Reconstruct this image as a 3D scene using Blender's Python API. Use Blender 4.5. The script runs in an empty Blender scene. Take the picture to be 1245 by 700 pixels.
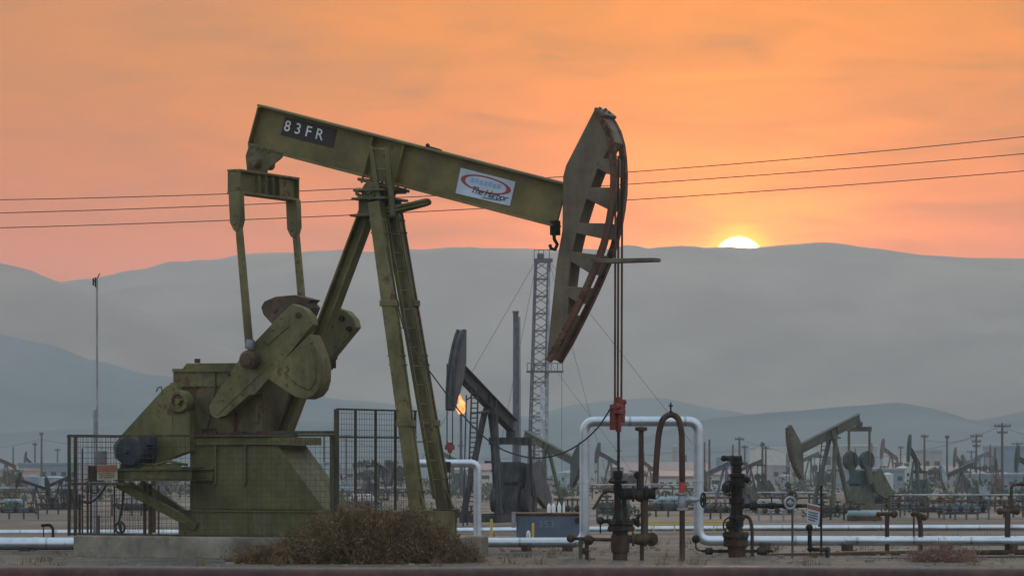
import bpy, bmesh, math, random
from mathutils import Vector, Matrix, noise
R = math.radians
rnd = random.Random(7)
scene = bpy.context.scene
COL = scene.collection

# ------------------------------------------------------------------ camera model
F, PX, HY, CAMZ = 4500.0, 622.5, 556.0, 1.6
def W(px, py, Y):
    return Vector(((px - PX) / F * Y, Y, CAMZ - (py - HY) / F * Y))
def S(n, Y):                      # n photo pixels at distance Y, in metres
    return n * Y / F
GZ = [(-400, 0), (66, 0), (80, -.12), (138, -.9), (272, -2.0), (467, -2.65), (900, -3.6), (1500, -4.2), (9000, -4.2)]
def gz(Y):
    for (a, za), (b, zb) in zip(GZ, GZ[1:]):
        if Y <= b:
            return za + (zb - za) * (Y - a) / (b - a)
    return GZ[-1][1]

# ------------------------------------------------------------------ mesh builder
class MB:
    def __init__(s): s.v = []; s.f = []
    def add(s, vs, fs):
        o = len(s.v); s.v += [Vector(v) for v in vs]; s.f += [[i + o for i in f] for f in fs]; return s
    def prism(s, pts, n0, n1):    # polygon in (u,z) extruded along n
        k = len(pts)
        vs = [(u, n0, z) for u, z in pts] + [(u, n1, z) for u, z in pts]
        fs = [list(range(k)), list(range(2 * k - 1, k - 1, -1))] + [[i, (i + 1) % k, k + (i + 1) % k, k + i] for i in range(k)]
        return s.add(vs, fs)
    def poly(s, pts, d):          # any flat polygon extruded by vector d
        k = len(pts); d = Vector(d); pts = [Vector(p) for p in pts]
        fs = [list(range(k)), list(range(2 * k - 1, k - 1, -1))] + [[i, (i + 1) % k, k + (i + 1) % k, k + i] for i in range(k)]
        return s.add(pts + [p + d for p in pts], fs)
    def box(s, a, b):
        x0, y0, z0 = a; x1, y1, z1 = b
        return s.add([(x0,y0,z0),(x1,y0,z0),(x1,y1,z0),(x0,y1,z0),(x0,y0,z1),(x1,y0,z1),(x1,y1,z1),(x0,y1,z1)],
                     [[0,3,2,1],[4,5,6,7],[0,1,5,4],[1,2,6,5],[2,3,7,6],[3,0,4,7]])
    def bar(s, p0, p1, wa, wb, ref=(0, 1, 0)):   # oriented box; wa along ref, wb across
        p0, p1 = Vector(p0), Vector(p1); d = (p1 - p0).normalized()
        a = Vector(ref); a = (a - d * a.dot(d)).normalized(); b = d.cross(a)
        a, b = a * wa / 2, b * wb / 2
        vs = [p + sa * a + sb * b for p in (p0, p1) for sa, sb in ((-1,-1),(1,-1),(1,1),(-1,1))]
        return s.add(vs, [[0,3,2,1],[4,5,6,7],[0,1,5,4],[1,2,6,5],[2,3,7,6],[3,0,4,7]])
    def hbeam(s, p0, p1, wa, wb, t=.03, ref=(0, 1, 0)):   # H section: flanges across wb ends, web between
        p0, p1 = Vector(p0), Vector(p1); d = (p1 - p0).normalized()
        a = Vector(ref); a = (a - d * a.dot(d)).normalized(); b = d.cross(a)
        for sg in (-1, 1):
            o = b * sg * (wb - t) / 2
            s.bar(p0 + o, p1 + o, wa, t, ref)
        return s.bar(p0, p1, t, wb - 2 * t - .004, ref)
    def tube(s, pts, r, k=8, closed=False):
        pts = [Vector(p) for p in pts]; n = len(pts); rings = []
        a = None
        for i, p in enumerate(pts):
            if closed: d = pts[(i + 1) % n] - pts[i - 1]
            else: d = pts[min(i + 1, n - 1)] - pts[max(i - 1, 0)]
            d.normalize()
            if a is None: a = Vector((0, 0, 1)) if abs(d.z) < .9 else Vector((0, 1, 0))
            a = (a - d * a.dot(d)).normalized(); b = d.cross(a)
            ri = r[i] if isinstance(r, (list, tuple)) else r
            rings.append([p + a * math.cos(2 * math.pi * j / k) * ri + b * math.sin(2 * math.pi * j / k) * ri for j in range(k)])
        vs = [v for q in rings for v in q]; fs = []
        for i in range(n if closed else n - 1):
            i2 = (i + 1) % n
            for j in range(k):
                fs.append([i * k + j, i * k + (j + 1) % k, i2 * k + (j + 1) % k, i2 * k + j])
        if not closed: fs += [list(range(k))[::-1], [(n - 1) * k + j for j in range(k)]]
        return s.add(vs, fs)
    def cyl(s, p0, p1, r, r2=None, k=16):
        return s.tube([p0, p1], [r, r if r2 is None else r2], k)
    def lathe(s, p0, axis, prof, k=18):          # prof: (distance along axis, radius)
        p0 = Vector(p0); d = Vector(axis).normalized()
        a = Vector((0, 0, 1)) if abs(d.z) < .9 else Vector((0, 1, 0))
        a = (a - d * a.dot(d)).normalized(); b = d.cross(a)
        vs = [p0 + d * t + (a * math.cos(2 * math.pi * j / k) + b * math.sin(2 * math.pi * j / k)) * r for t, r in prof for j in range(k)]
        n = len(prof)
        fs = [[i * k + j, i * k + (j + 1) % k, (i + 1) * k + (j + 1) % k, (i + 1) * k + j] for i in range(n - 1) for j in range(k)]
        fs += [list(range(k))[::-1], [(n - 1) * k + j for j in range(k)]]
        return s.add(vs, fs)
    def ball(s, c, r, k=10):
        prof = [(-r * math.cos(math.pi * i / k), max(r * math.sin(math.pi * i / k), r * .02)) for i in range(k + 1)]
        return s.lathe(c, (0, 0, 1), prof, 12)
    def ring(s, c, axis, Rr, r, k=20, kk=8):
        d = Vector(axis).normalized(); a = Vector((0, 0, 1)) if abs(d.z) < .9 else Vector((0, 1, 0))
        a = (a - d * a.dot(d)).normalized(); b = d.cross(a); c = Vector(c)
        return s.tube([c + (a * math.cos(2 * math.pi * i / k) + b * math.sin(2 * math.pi * i / k)) * Rr for i in range(k)], r, kk, True)
    def wheel(s, c, axis, Rr, r):                # handwheel with spokes
        s.ring(c, axis, Rr, r); d = Vector(axis).normalized(); a = Vector((0, 0, 1)) if abs(d.z) < .9 else Vector((0, 1, 0))
        a = (a - d * a.dot(d)).normalized(); b = d.cross(a); c = Vector(c)
        for j in range(3):
            e = a * math.cos(math.pi * j / 3) + b * math.sin(math.pi * j / 3)
            s.tube([c - e * Rr, c + e * Rr], r * .7, 6)
        return s.cyl(c - d * r * 1.6, c + d * r * 1.6, r * 1.8, k=10)
    def bolts(s, c, axis, Rr, r, n, h):
        d = Vector(axis).normalized(); a = Vector((0, 0, 1)) if abs(d.z) < .9 else Vector((0, 1, 0))
        a = (a - d * a.dot(d)).normalized(); b = d.cross(a); c = Vector(c)
        for j in range(n):
            t = 2 * math.pi * (j + .5) / n
            p = c + (a * math.cos(t) + b * math.sin(t)) * Rr
            s.cyl(p - d * h, p + d * h, r, k=6)
        return s

ROOT = {}
def mesh_from(name, mb, M):
    me = bpy.data.meshes.new(name)
    inv = M.inverted() if M is not None else None
    me.from_pydata([tuple(inv @ v) if inv else tuple(v) for v in mb.v], [], mb.f)
    bm = bmesh.new(); bm.from_mesh(me)
    bmesh.ops.recalc_face_normals(bm, faces=bm.faces)
    bm.to_mesh(me); bm.free()
    for p in me.polygons: p.use_smooth = True
    me.set_sharp_from_angle(angle=R(38))
    return me
def props(o, label=None, cat=None, group=None, kind=None):
    if label: o['label'] = label
    if cat: o['category'] = cat
    if group: o['group'] = group
    if kind: o['kind'] = kind
    return o
def thing(name, label, cat, loc, rotz=0, group=None):
    o = bpy.data.objects.new(name, None); COL.objects.link(o)
    o.empty_display_size = .2
    o.location = loc; o.rotation_euler = (0, 0, rotz)
    ROOT[o] = Matrix.Translation(Vector(loc)) @ Matrix.Rotation(rotz, 4, 'Z')
    return props(o, label, cat, group)
def part(name, mb, mat, parent, local=False, bevel=0, label=None):
    me = mesh_from(name, mb, None if local else ROOT[parent])
    o = bpy.data.objects.new(name, me); COL.objects.link(o); o.parent = parent
    ROOT[o] = ROOT[parent]
    me.materials.append(mat)
    if label: o['label'] = label
    if bevel:
        b = o.modifiers.new('bevel', 'BEVEL'); b.width = bevel; b.segments = 2; b.limit_method = 'ANGLE'; b.angle_limit = R(40)
    return o
def solo(name, mb, mat, label, cat, group=None, kind=None, bevel=0):
    xs = [v.x for v in mb.v]; ys = [v.y for v in mb.v]; zs = [v.z for v in mb.v]
    M = Matrix.Translation(((min(xs) + max(xs)) / 2, (min(ys) + max(ys)) / 2, min(zs)))
    me = mesh_from(name, mb, M)
    o = bpy.data.objects.new(name, me); COL.objects.link(o); o.location = M.translation
    ROOT[o] = M
    me.materials.append(mat)
    if bevel:
        b = o.modifiers.new('bevel', 'BEVEL'); b.width = bevel; b.segments = 2; b.limit_method = 'ANGLE'; b.angle_limit = R(40)
    return props(o, label, cat, group, kind)
def fillet(pts, rad, k=6):        # round the corners of a path
    pts = [Vector(p) for p in pts]; out = [pts[0]]
    for a, b, c in zip(pts, pts[1:], pts[2:]):
        d1, d2 = (a - b), (c - b); r1 = min(rad, d1.length * .48, d2.length * .48)
        p, q = b + d1.normalized() * r1, b + d2.normalized() * r1
        for i in range(k + 1):
            t = i / k; out.append(p * (1 - t) ** 2 + b * 2 * t * (1 - t) + q * t * t)
    return out + [pts[-1]]
def text_into(mb, txt, O, e1, e2, size, extr, spacing=1.0, shear=0, bold=0):
    cu = bpy.data.curves.new('t', 'FONT'); cu.body = txt; cu.size = size; cu.align_x = 'CENTER'; cu.align_y = 'CENTER'
    cu.space_character = spacing; cu.shear = shear; cu.offset = bold; cu.resolution_u = 3
    ob = bpy.data.objects.new('t', cu); COL.objects.link(ob)
    dg = bpy.context.evaluated_depsgraph_get(); me = bpy.data.meshes.new_from_object(ob.evaluated_get(dg))
    nrm = Vector(e1).cross(Vector(e2))
    vs = [Vector(O) + Vector(e1) * v.co.x + Vector(e2) * v.co.y for v in me.vertices]
    fs = [list(p.vertices) for p in me.polygons]
    mb.add([v + nrm * extr for v in vs], fs)
    bpy.data.objects.remove(ob); bpy.data.meshes.remove(me); bpy.data.curves.remove(cu)

# ------------------------------------------------------------------ materials
def N(nt, typ, **kw):
    n = nt.nodes.new(typ)
    for k, v in kw.items():
        if k == 'i':
            for kk, vv in v.items(): n.inputs[kk].default_value = vv
        else: setattr(n, k, v)
    return n
def new_mat(name):
    m = bpy.data.materials.new(name); m.use_nodes = True; nt = m.node_tree
    return m, nt, nt.nodes['Principled BSDF']
def ramp(nt, stops, fac=None, interp='LINEAR'):
    n = N(nt, 'ShaderNodeValToRGB'); cr = n.color_ramp; cr.interpolation = interp
    while len(cr.elements) < len(stops): cr.elements.new(.5)
    for e, (p, c) in zip(cr.elements, stops): e.position = p; e.color = (*c, 1) if len(c) == 3 else c
    if fac is not None: nt.links.new(fac, n.inputs[0])
    return n
def mixc(nt, fac, a, b, mode='MIX'):
    n = N(nt, 'ShaderNodeMix', data_type='RGBA', blend_type=mode)
    for sock, val in ((n.inputs[0], fac), (n.inputs[6], a), (n.inputs[7], b)):
        if hasattr(val, 'is_output'): nt.links.new(val, sock)
        elif isinstance(val, (int, float)): sock.default_value = val
        else: sock.default_value = (*val, 1)
    return n.outputs[2]
def paint(name, base, rust=.3, rough=.55, var=.35, scale=1.0, rustcol=(.11, .05, .025), metal=0.0, dust=(.2, .17, .13), dustamt=.25):
    m, nt, bs = new_mat(name); L = nt.links.new
    tc = N(nt, 'ShaderNodeTexCoord')
    n1 = N(nt, 'ShaderNodeTexNoise', i={'Scale': 1.3 * scale, 'Detail': 6, 'Roughness': .65}); L(tc.outputs['Object'], n1.inputs['Vector'])
    mp = N(nt, 'ShaderNodeMapping'); mp.inputs['Scale'].default_value = (5 * scale, 5 * scale, .7 * scale); L(tc.outputs['Object'], mp.inputs[0])
    n2 = N(nt, 'ShaderNodeTexNoise', i={'Scale': 1.5, 'Detail': 5, 'Roughness': .6}); L(mp.outputs[0], n2.inputs['Vector'])
    n3 = N(nt, 'ShaderNodeTexNoise', i={'Scale': 7 * scale, 'Detail': 8, 'Roughness': .7}); L(tc.outputs['Object'], n3.inputs['Vector'])
    dark = tuple(c * (1 - var) for c in base); light = tuple(min(1, c * (1 + var)) for c in base)
    c1 = ramp(nt, [(.38, dark), (.62, light)], n1.outputs[0]).outputs[0]
    st = ramp(nt, [(.48, (0, 0, 0)), (.66, (1, 1, 1))], n2.outputs[0]).outputs[0]
    mu = N(nt, 'ShaderNodeMath', operation='MULTIPLY', i={1: dustamt}); L(st, mu.inputs[0])
    c2 = mixc(nt, mu.outputs[0], c1, dust)
    lo = .66 - rust * .2
    ma = N(nt, 'ShaderNodeMath', operation='MULTIPLY_ADD', i={1: .55}); L(n1.outputs[0], ma.inputs[0])
    ma2 = N(nt, 'ShaderNodeMath', operation='MULTIPLY_ADD', i={1: .7, 2: -.125}); L(n3.outputs[0], ma2.inputs[0]); L(ma2.outputs[0], ma.inputs[2])
    rm = ramp(nt, [(lo, (0, 0, 0)), (lo + .06, (1, 1, 1))], ma.outputs[0]).outputs[0]
    c3 = mixc(nt, rm, c2, rustcol)
    L(c3, bs.inputs['Base Color'])
    rr = N(nt, 'ShaderNodeMapRange', i={3: rough - .1, 4: min(1, rough + .25)}); L(n3.outputs[0], rr.inputs[0]); L(rr.outputs[0], bs.inputs['Roughness'])
    bs.inputs['Metallic'].default_value = metal; bs.inputs['Specular IOR Level'].default_value = .18 if max(base) < .08 else .35
    bp = N(nt, 'ShaderNodeBump', i={'Strength': .25, 'Distance': .01}); L(n3.outputs[0], bp.inputs['Height']); L(bp.outputs[0], bs.inputs['Normal'])
    return m
def plain(name, base, rough=.6, metal=0.0):
    m, nt, bs = new_mat(name)
    tc = N(nt, 'ShaderNodeTexCoord'); n1 = N(nt, 'ShaderNodeTexNoise', i={'Scale': 3, 'Detail': 5}); nt.links.new(tc.outputs['Object'], n1.inputs['Vector'])
    c = ramp(nt, [(.3, tuple(x * .8 for x in base)), (.7, tuple(min(1, x * 1.15) for x in base))], n1.outputs[0]).outputs[0]
    nt.links.new(c, bs.inputs['Base Color'])
    bs.inputs['Roughness'].default_value = rough; bs.inputs['Metallic'].default_value = metal
    return m
def emit(name, col, st):
    m, nt, bs = new_mat(name); bs.inputs['Base Color'].default_value = (*col, 1)
    bs.inputs['Emission Color'].default_value = (*col, 1); bs.inputs['Emission Strength'].default_value = st
    return m

OLIVE = paint('olive_paint', (.112, .1, .034), rust=.45, var=.4, dustamt=.4, rustcol=(.1, .055, .03), dust=(.17, .15, .1))
OLIVE_LIT = paint('olive_lit_paint', (.14, .12, .046), rust=.5, var=.38, dust=(.19, .165, .11), dustamt=.45, rustcol=(.1, .05, .028))  # lighter copy of the olive, brighter exposure put into the colour; rust and dust real
OLIVE_BEAM = paint('olive_beam_paint', (.15, .116, .043), rust=.22, var=.3, dust=(.16, .13, .08))
OLIVE_WORN = paint('olive_worn_paint', (.1, .084, .038), rust=.6)
TAN = paint('olive_tan_paint', (.125, .092, .062), rust=.35, var=.3)
RUST = paint('rusty_steel', (.12, .055, .035), rust=.7, rough=.75, rustcol=(.06, .03, .02))
DARKRUST = paint('dark_rusty_steel', (.06, .036, .026), rust=.6, rough=.8)
WEIGHTRUST = paint('brown_rusty_weight', (.1, .062, .043), rust=.5, rough=.8, rustcol=(.05, .028, .02))
BLACKIRON = paint('black_oily_iron', (.02, .017, .016), rust=.35, rough=.75, rustcol=(.05, .024, .016))
BROWNPIPE = paint('brown_oily_pipe', (.06, .034, .025), rust=.5, rough=.6)
REDPAINT = paint('red_paint', (.17, .022, .018), rust=.3)
REDBAND = plain('red_tape', (.4, .04, .03), .5)
MOTORBLUE = paint('blue_grey_motor_paint', (.035, .04, .06), rust=.1)
CABLE = plain('black_cable_rubber', (.02, .02, .022), .6)
WIRE = plain('steel_wire', (.05, .045, .04), .6, .3)
MESHW = plain('weathered_mesh_wire', (.06, .055, .045), .7, .2)
FRAME = paint('brown_fence_frame', (.055, .05, .032), rust=.4)
GREENPIPE = paint('green_pipe_paint', (.04, .09, .05), rust=.3)
SLATE = paint('slate_grey_paint', (.032, .035, .043), rust=.2)
SLATELIGHT = paint('slate_side_paint', (.07, .07, .08), rust=.3)
TEAL = paint('teal_green_paint', (.04, .075, .08), rust=.2)
DARKTEAL = paint('dark_teal_paint', (.03, .065, .065), rust=.2)
PALETEAL = paint('pale_teal_paint', (.24, .32, .34), rust=.2)
GREYGREEN = paint('grey_green_paint', (.075, .082, .058), rust=.4)
BROWN = paint('brown_red_paint', (.1, .06, .05), rust=.4)
BLUEP = paint('faded_blue_paint', (.1, .11, .15), rust=.2)
WHITE = paint('white_paint', (.75, .75, .73), rust=.05, var=.08, dustamt=.15)
TANKBLUE = paint('blue_grey_tank_paint', (.085, .11, .16), rust=.12, var=.2, dustamt=.15)
YELLOW = plain('yellow_paint', (.55, .38, .04), .6)
PALEBLD = paint('pale_cladding', (.5, .48, .45), rust=0, var=.1)
GREYBLD = paint('grey_cladding', (.27, .27, .28), rust=.05, var=.12)
BLUEBLD = paint('blue_cladding', (.16, .22, .27), rust=0, var=.1)
ROOFM = paint('brown_roof_sheet', (.26, .18, .16), rust=.1, var=.15)
WINDOWM = plain('dark_window_glass', (.03, .035, .04), .2)
WOODPOLE = plain('creosoted_wood', (.06, .05, .042), .85)
PLATEDARK = plain('dark_number_plate', (.022, .012, .012), .6)
LETTERW = plain('white_lettering', (.72, .72, .72), .6)
SIGNWHITE = plain('sign_white', (.46, .53, .62), .45)
LOGORED = plain('logo_red', (.32, .03, .05), .5)
LOGOBLUE = plain('logo_pale_blue', (.26, .36, .58), .5)
INK = plain('logo_dark_ink', (.025, .02, .05), .5)
SIGNRED = plain('sign_red', (.25, .085, .06), .6)
SIGNCREAM = plain('sign_cream', (.33, .31, .21), .6)
SIGNTEXT = plain('sign_text', (.1, .09, .07), .7)
GALV = paint('galvanised_steel', (.3, .31, .34), rust=.05, rough=.4, metal=.5)
MASTM = paint('grey_mast_paint', (.05, .05, .085), rust=.1)
MASTPALE = paint('pale_mast_paint', (.4, .42, .47), rust=.05)

def silver():
    m, nt, bs = new_mat('aluminium_pipe_jacket'); L = nt.links.new
    tc = N(nt, 'ShaderNodeTexCoord')
    n1 = N(nt, 'ShaderNodeTexNoise', i={'Scale': 2.2, 'Detail': 6, 'Roughness': .6}); L(tc.outputs['Object'], n1.inputs['Vector'])
    n3 = N(nt, 'ShaderNodeTexNoise', i={'Scale': 14, 'Detail': 6}); L(tc.outputs['Object'], n3.inputs['Vector'])
    w = N(nt, 'ShaderNodeTexWave', i={'Scale': .33, 'Distortion': 0}); L(tc.outputs['Object'], w.inputs['Vector'])
    seam = ramp(nt, [(0, (.6, .6, .6)), (.01, (1, 1, 1))], w.outputs[1]).outputs[0]
    c = ramp(nt, [(.3, (.42, .46, .52)), (.7, (.62, .66, .72))], n1.outputs[0]).outputs[0]
    c = mixc(nt, 1.0, c, seam, 'MULTIPLY')
    d = ramp(nt, [(.62, (0, 0, 0)), (.78, (1, 1, 1))], n3.outputs[0]).outputs[0]
    mu = N(nt, 'ShaderNodeMath', operation='MULTIPLY', i={1: .5}); L(d, mu.inputs[0])
    c = mixc(nt, mu.outputs[0], c, (.25, .2, .17))
    L(c, bs.inputs['Base Color']); bs.inputs['Metallic'].default_value = .85
    rr = N(nt, 'ShaderNodeMapRange', i={3: .22, 4: .5}); L(n1.outputs[0], rr.inputs[0]); L(rr.outputs[0], bs.inputs['Roughness'])
    return m
SILVER = silver()

def concrete():
    m, nt, bs = new_mat('weathered_concrete'); L = nt.links.new
    tc = N(nt, 'ShaderNodeTexCoord')
    n1 = N(nt, 'ShaderNodeTexNoise', i={'Scale': 1.2, 'Detail': 8, 'Roughness': .65}); L(tc.outputs['Object'], n1.inputs['Vector'])
    mp = N(nt, 'ShaderNodeMapping'); mp.inputs['Scale'].default_value = (2, 2, .7); L(tc.outputs['Object'], mp.inputs[0])
    n2 = N(nt, 'ShaderNodeTexNoise', i={'Scale': 1.6, 'Detail': 9, 'Roughness': .7}); L(mp.outputs[0], n2.inputs['Vector'])
    c = ramp(nt, [(.36, (.12, .1, .08)), (.5, (.24, .212, .172)), (.64, (.34, .305, .25))], n1.outputs[0]).outputs[0]
    st = ramp(nt, [(.36, (.75, .72, .68)), (.6, (1, 1, 1))], n2.outputs[0]).outputs[0]
    L(mixc(nt, .7, c, st, 'MULTIPLY'), bs.inputs['Base Color']); bs.inputs['Roughness'].default_value = .9
    n3 = N(nt, 'ShaderNodeTexNoise', i={'Scale': 25, 'Detail': 6}); L(tc.outputs['Object'], n3.inputs['Vector'])
    bp = N(nt, 'ShaderNodeBump', i={'Strength': .4, 'Distance': .02}); L(n3.outputs[0], bp.inputs['Height']); L(bp.outputs[0], bs.inputs['Normal'])
    return m
CONCRETE = concrete()

def dirt():
    m, nt, bs = new_mat('dry_oilfield_dirt'); L = nt.links.new
    tc = N(nt, 'ShaderNodeTexCoord')
    n0 = N(nt, 'ShaderNodeTexNoise', i={'Scale': .045, 'Detail': 7, 'Roughness': .62}); L(tc.outputs['Object'], n0.inputs['Vector'])
    n1 = N(nt, 'ShaderNodeTexNoise', i={'Scale': .7, 'Detail': 9, 'Roughness': .7}); L(tc.outputs['Object'], n1.inputs['Vector'])
    n2 = N(nt, 'ShaderNodeTexNoise', i={'Scale': 9, 'Detail': 6, 'Roughness': .7}); L(tc.outputs['Object'], n2.inputs['Vector'])
    a = ramp(nt, [(.36, (.07, .062, .057)), (.47, (.16, .138, .118)), (.57, (.25, .212, .175)), (.7, (.33, .28, .23))], n0.outputs[0]).outputs[0]
    b = ramp(nt, [(.3, (.45, .43, .42)), (.6, (1, 1, 1))], n1.outputs[0]).outputs[0]
    c = mixc(nt, .8, a, b, 'MULTIPLY')
    d = ramp(nt, [(.35, (.5, .5, .5)), (.55, (1, 1, 1)), (.72, (1.3, 1.28, 1.25))], n2.outputs[0]).outputs[0]
    c = mixc(nt, .6, c, d, 'MULTIPLY')
    L(c, bs.inputs['Base Color']); bs.inputs['Roughness'].default_value = .95
    bs.inputs['Specular IOR Level'].default_value = .15
    ad = N(nt, 'ShaderNodeMath', operation='ADD'); L(n1.outputs[0], ad.inputs[0]); L(n2.outputs[0], ad.inputs[1])
    bp = N(nt, 'ShaderNodeBump', i={'Strength': .7, 'Distance': .08}); L(ad.outputs[0], bp.inputs['Height']); L(bp.outputs[0], bs.inputs['Normal'])
    return m
DIRT = dirt()
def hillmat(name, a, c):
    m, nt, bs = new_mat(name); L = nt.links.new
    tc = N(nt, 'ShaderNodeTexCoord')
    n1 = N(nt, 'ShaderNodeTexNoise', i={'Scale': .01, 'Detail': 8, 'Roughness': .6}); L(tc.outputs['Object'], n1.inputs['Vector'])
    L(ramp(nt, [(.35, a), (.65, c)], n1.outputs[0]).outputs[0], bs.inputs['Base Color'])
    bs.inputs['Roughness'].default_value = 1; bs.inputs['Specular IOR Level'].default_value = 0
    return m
HILL = hillmat('warm_hazed_slope', (.215, .168, .135), (.31, .245, .195))  # warm pale haze of the far air painted into the slope colour
HILLNEAR = hillmat('blue_hazed_slope', (.115, .14, .15), (.185, .2, .2))  # bluish tint of the air painted into the nearer slopes' colour
def leafmat(name, a, b, c):
    m, nt, bs = new_mat(name); L = nt.links.new
    tc = N(nt, 'ShaderNodeTexCoord'); n1 = N(nt, 'ShaderNodeTexNoise', i={'Scale': 4, 'Detail': 4, 'Roughness': .7}); L(tc.outputs['Object'], n1.inputs['Vector'])
    L(ramp(nt, [(.3, a), (.5, b), (.7, c)], n1.outputs[0]).outputs[0], bs.inputs['Base Color']); bs.inputs['Roughness'].default_value = .9
    return m
DRYTWIG = leafmat('dry_brown_twigs', (.055, .032, .015), (.145, .088, .041), (.27, .178, .087))
REDTWIG = leafmat('reddish_dry_stems', (.13, .07, .05), (.24, .135, .095), (.34, .21, .15))
LEAF = leafmat('dusty_green_leaves', (.03, .045, .025), (.05, .065, .035), (.075, .09, .05))
GRAVEL = plain('grey_pebbles', (.24, .2, .17), .95)

# ------------------------------------------------------------------ ground and hills
def ground():
    xs = [-2300, -900, -350, -150, -70] + [x * 2.0 for x in range(-25, 26)] + [70, 150, 350, 900, 2300]
    ys = [-300, -100, -20, 20, 40] + [50 + i * .8 for i in range(40)] + [84, 88, 93, 98, 105, 112, 120, 130, 140, 155, 175, 200, 230, 270, 320, 380, 460, 560, 700, 900, 1200, 1700, 2400, 3050]
    vs = []
    for y in ys:
        for x in xs:
            z = gz(y)
            amp = min(.07, .02 + max(0, y - 60) * .0008) if abs(x) < 75 and 45 < y else 0
            z += amp * (noise.noise(Vector((x * .25, y * .3, 0))) * .7) - amp * .7
            vs.append((x, y, z))
    n = len(xs)
    fs = [[j * n + i, j * n + i + 1, (j + 1) * n + i + 1, (j + 1) * n + i] for j in range(len(ys) - 1) for i in range(n - 1)]
    me = bpy.data.meshes.new('ground'); me.from_pydata(vs, [], fs); me.materials.append(DIRT)
    for p in me.polygons: p.use_smooth = True
    o = bpy.data.objects.new('ground', me); COL.objects.link(o); o['kind'] = 'structure'
ground()

def hills(name, pts, Y, front, back, seed, rough=.06):
    xs0, xs1 = -2200, 3400; nx, ny = 400, 26
    def prof(x):
        if x <= pts[0][0]: return pts[0][1]
        for (a, ya), (b, yb) in zip(pts, pts[1:]):
            if x <= b:
                t = (x - a) / (b - a); t = t * t * (3 - 2 * t) * .5 + t * .5
                return ya + (yb - ya) * t
        return pts[-1][1]
    vs = []
    for i in range(nx + 1):
        px = xs0 + (xs1 - xs0) * i / nx
        y0 = prof(px)
        out = max(0, -420 - px, px - 1670)
        if out: y0 += (556 - y0) * .45 * noise.noise(Vector((px * .0022, seed, 0))) * min(1, out / 300) * 1.6
        hc = CAMZ - (y0 - HY) / F * Y + 5.2
        for j in range(ny + 1):
            t = j / ny * 1.6
            yy = Y - front + front * t if t <= 1 else Y + (t - 1) / .6 * back
            k = (t * t * (3 - 2 * t)) if t <= 1 else 1 - ((t - 1) / .6) ** 1.5 * .85
            X = (px - PX) / F * Y
            q = Vector((X * .006 + seed, yy * .006, seed * 1.7))
            rel = noise.fractal(q, .8, 2.1, 5)
            rim = abs(t - 1) * 3.0
            hh = hc * k * (1 + rough * 3.0 * rel * min(1, rim)) + hc * .006 * rel
            vs.append((X, yy, -5.2 + max(0, hh)))
    n = ny + 1
    fs = [[i * n + j, (i + 1) * n + j, (i + 1) * n + j + 1, i * n + j + 1] for i in range(nx) for j in range(ny)]
    me = bpy.data.meshes.new(name); me.from_pydata(vs, [], fs); me.materials.append(HILL if Y > 2000 else HILLNEAR)
    for p in me.polygons: p.use_smooth = True
    o = bpy.data.objects.new(name, me); COL.objects.link(o); o['kind'] = 'structure'
hills('mountain_ridge', [(-420, 345), (-200, 330), (0, 352), (70, 344), (120, 340), (230, 322), (310, 314), (400, 313.5), (520, 313), (650, 311), (760, 309), (820, 304.5), (900, 303), (960, 298), (1000, 296), (1060, 303), (1120, 310), (1180, 313), (1245, 313), (1450, 330), (1670, 350)], 2650, 700, 300, 3.1)
hills('hills', [(-420, 330), (-150, 312), (0, 321), (30, 327), (70, 342), (140, 368), (260, 420), (420, 480), (700, 540), (1670, 545)], 2150, 350, 150, 9.4)
hills('hills', [(-420, 380), (-100, 395), (0, 407), (60, 419), (120, 440), (190, 457), (300, 474), (430, 487), (560, 500), (640, 506), (700, 491), (760, 485), (800, 483), (880, 498), (960, 512), (1100, 520), (1670, 530)], 1620, 350, 150, 5.7)
hills('hills', [(-420, 545), (600, 556), (760, 535), (870, 507), (950, 500), (1050, 492), (1090, 488.5), (1130, 495), (1180, 511), (1215, 506), (1245, 499), (1350, 480), (1670, 490)], 1250, 250, 120, 1.3)
hills('hills', [(-420, 520), (0, 527), (100, 522), (200, 512), (300, 509), (420, 514), (560, 528), (760, 546), (1670, 552)], 1150, 220, 100, 6.2)

# ------------------------------------------------------------------ main pumping unit
A = R(25)
OX, OY = (458 - PX) / 75.0, 60.0
sA, cA = math.sin(A), math.cos(A)
MAIN = thing('pumpjack', 'big olive green pumpjack on the concrete pad, number plate 83FR on its beam', 'pumpjack', (OX, OY, 0), -A)
def L(px, py, n):                 # photo point -> (u, z) in the pumpjack's plane n
    dx, dz = (px - PX) / F, -(py - HY) / F
    t = (n + OX * sA + OY * cA) / (dx * sA + cA)
    return ((t * dx - OX) * cA - (t - OY) * sA, CAMZ + t * dz)
def L3(px, py, n):
    u, z = L(px, py, n); return Vector((u, n, z))
def LP(pts, n): return [L(x, y, n) for x, y in pts]
def Z5(pts): return [(180 + x / 3.5, 340 + y / 3.5) for x, y in pts]
def Z3(pts): return [(630 + x / 2.06, 120 + y / 2.06) for x, y in pts]
def mp(name, mb, mat, parent=MAIN, bevel=.008, label=None): return part(name, mb, mat, parent, True, bevel, label)

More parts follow.
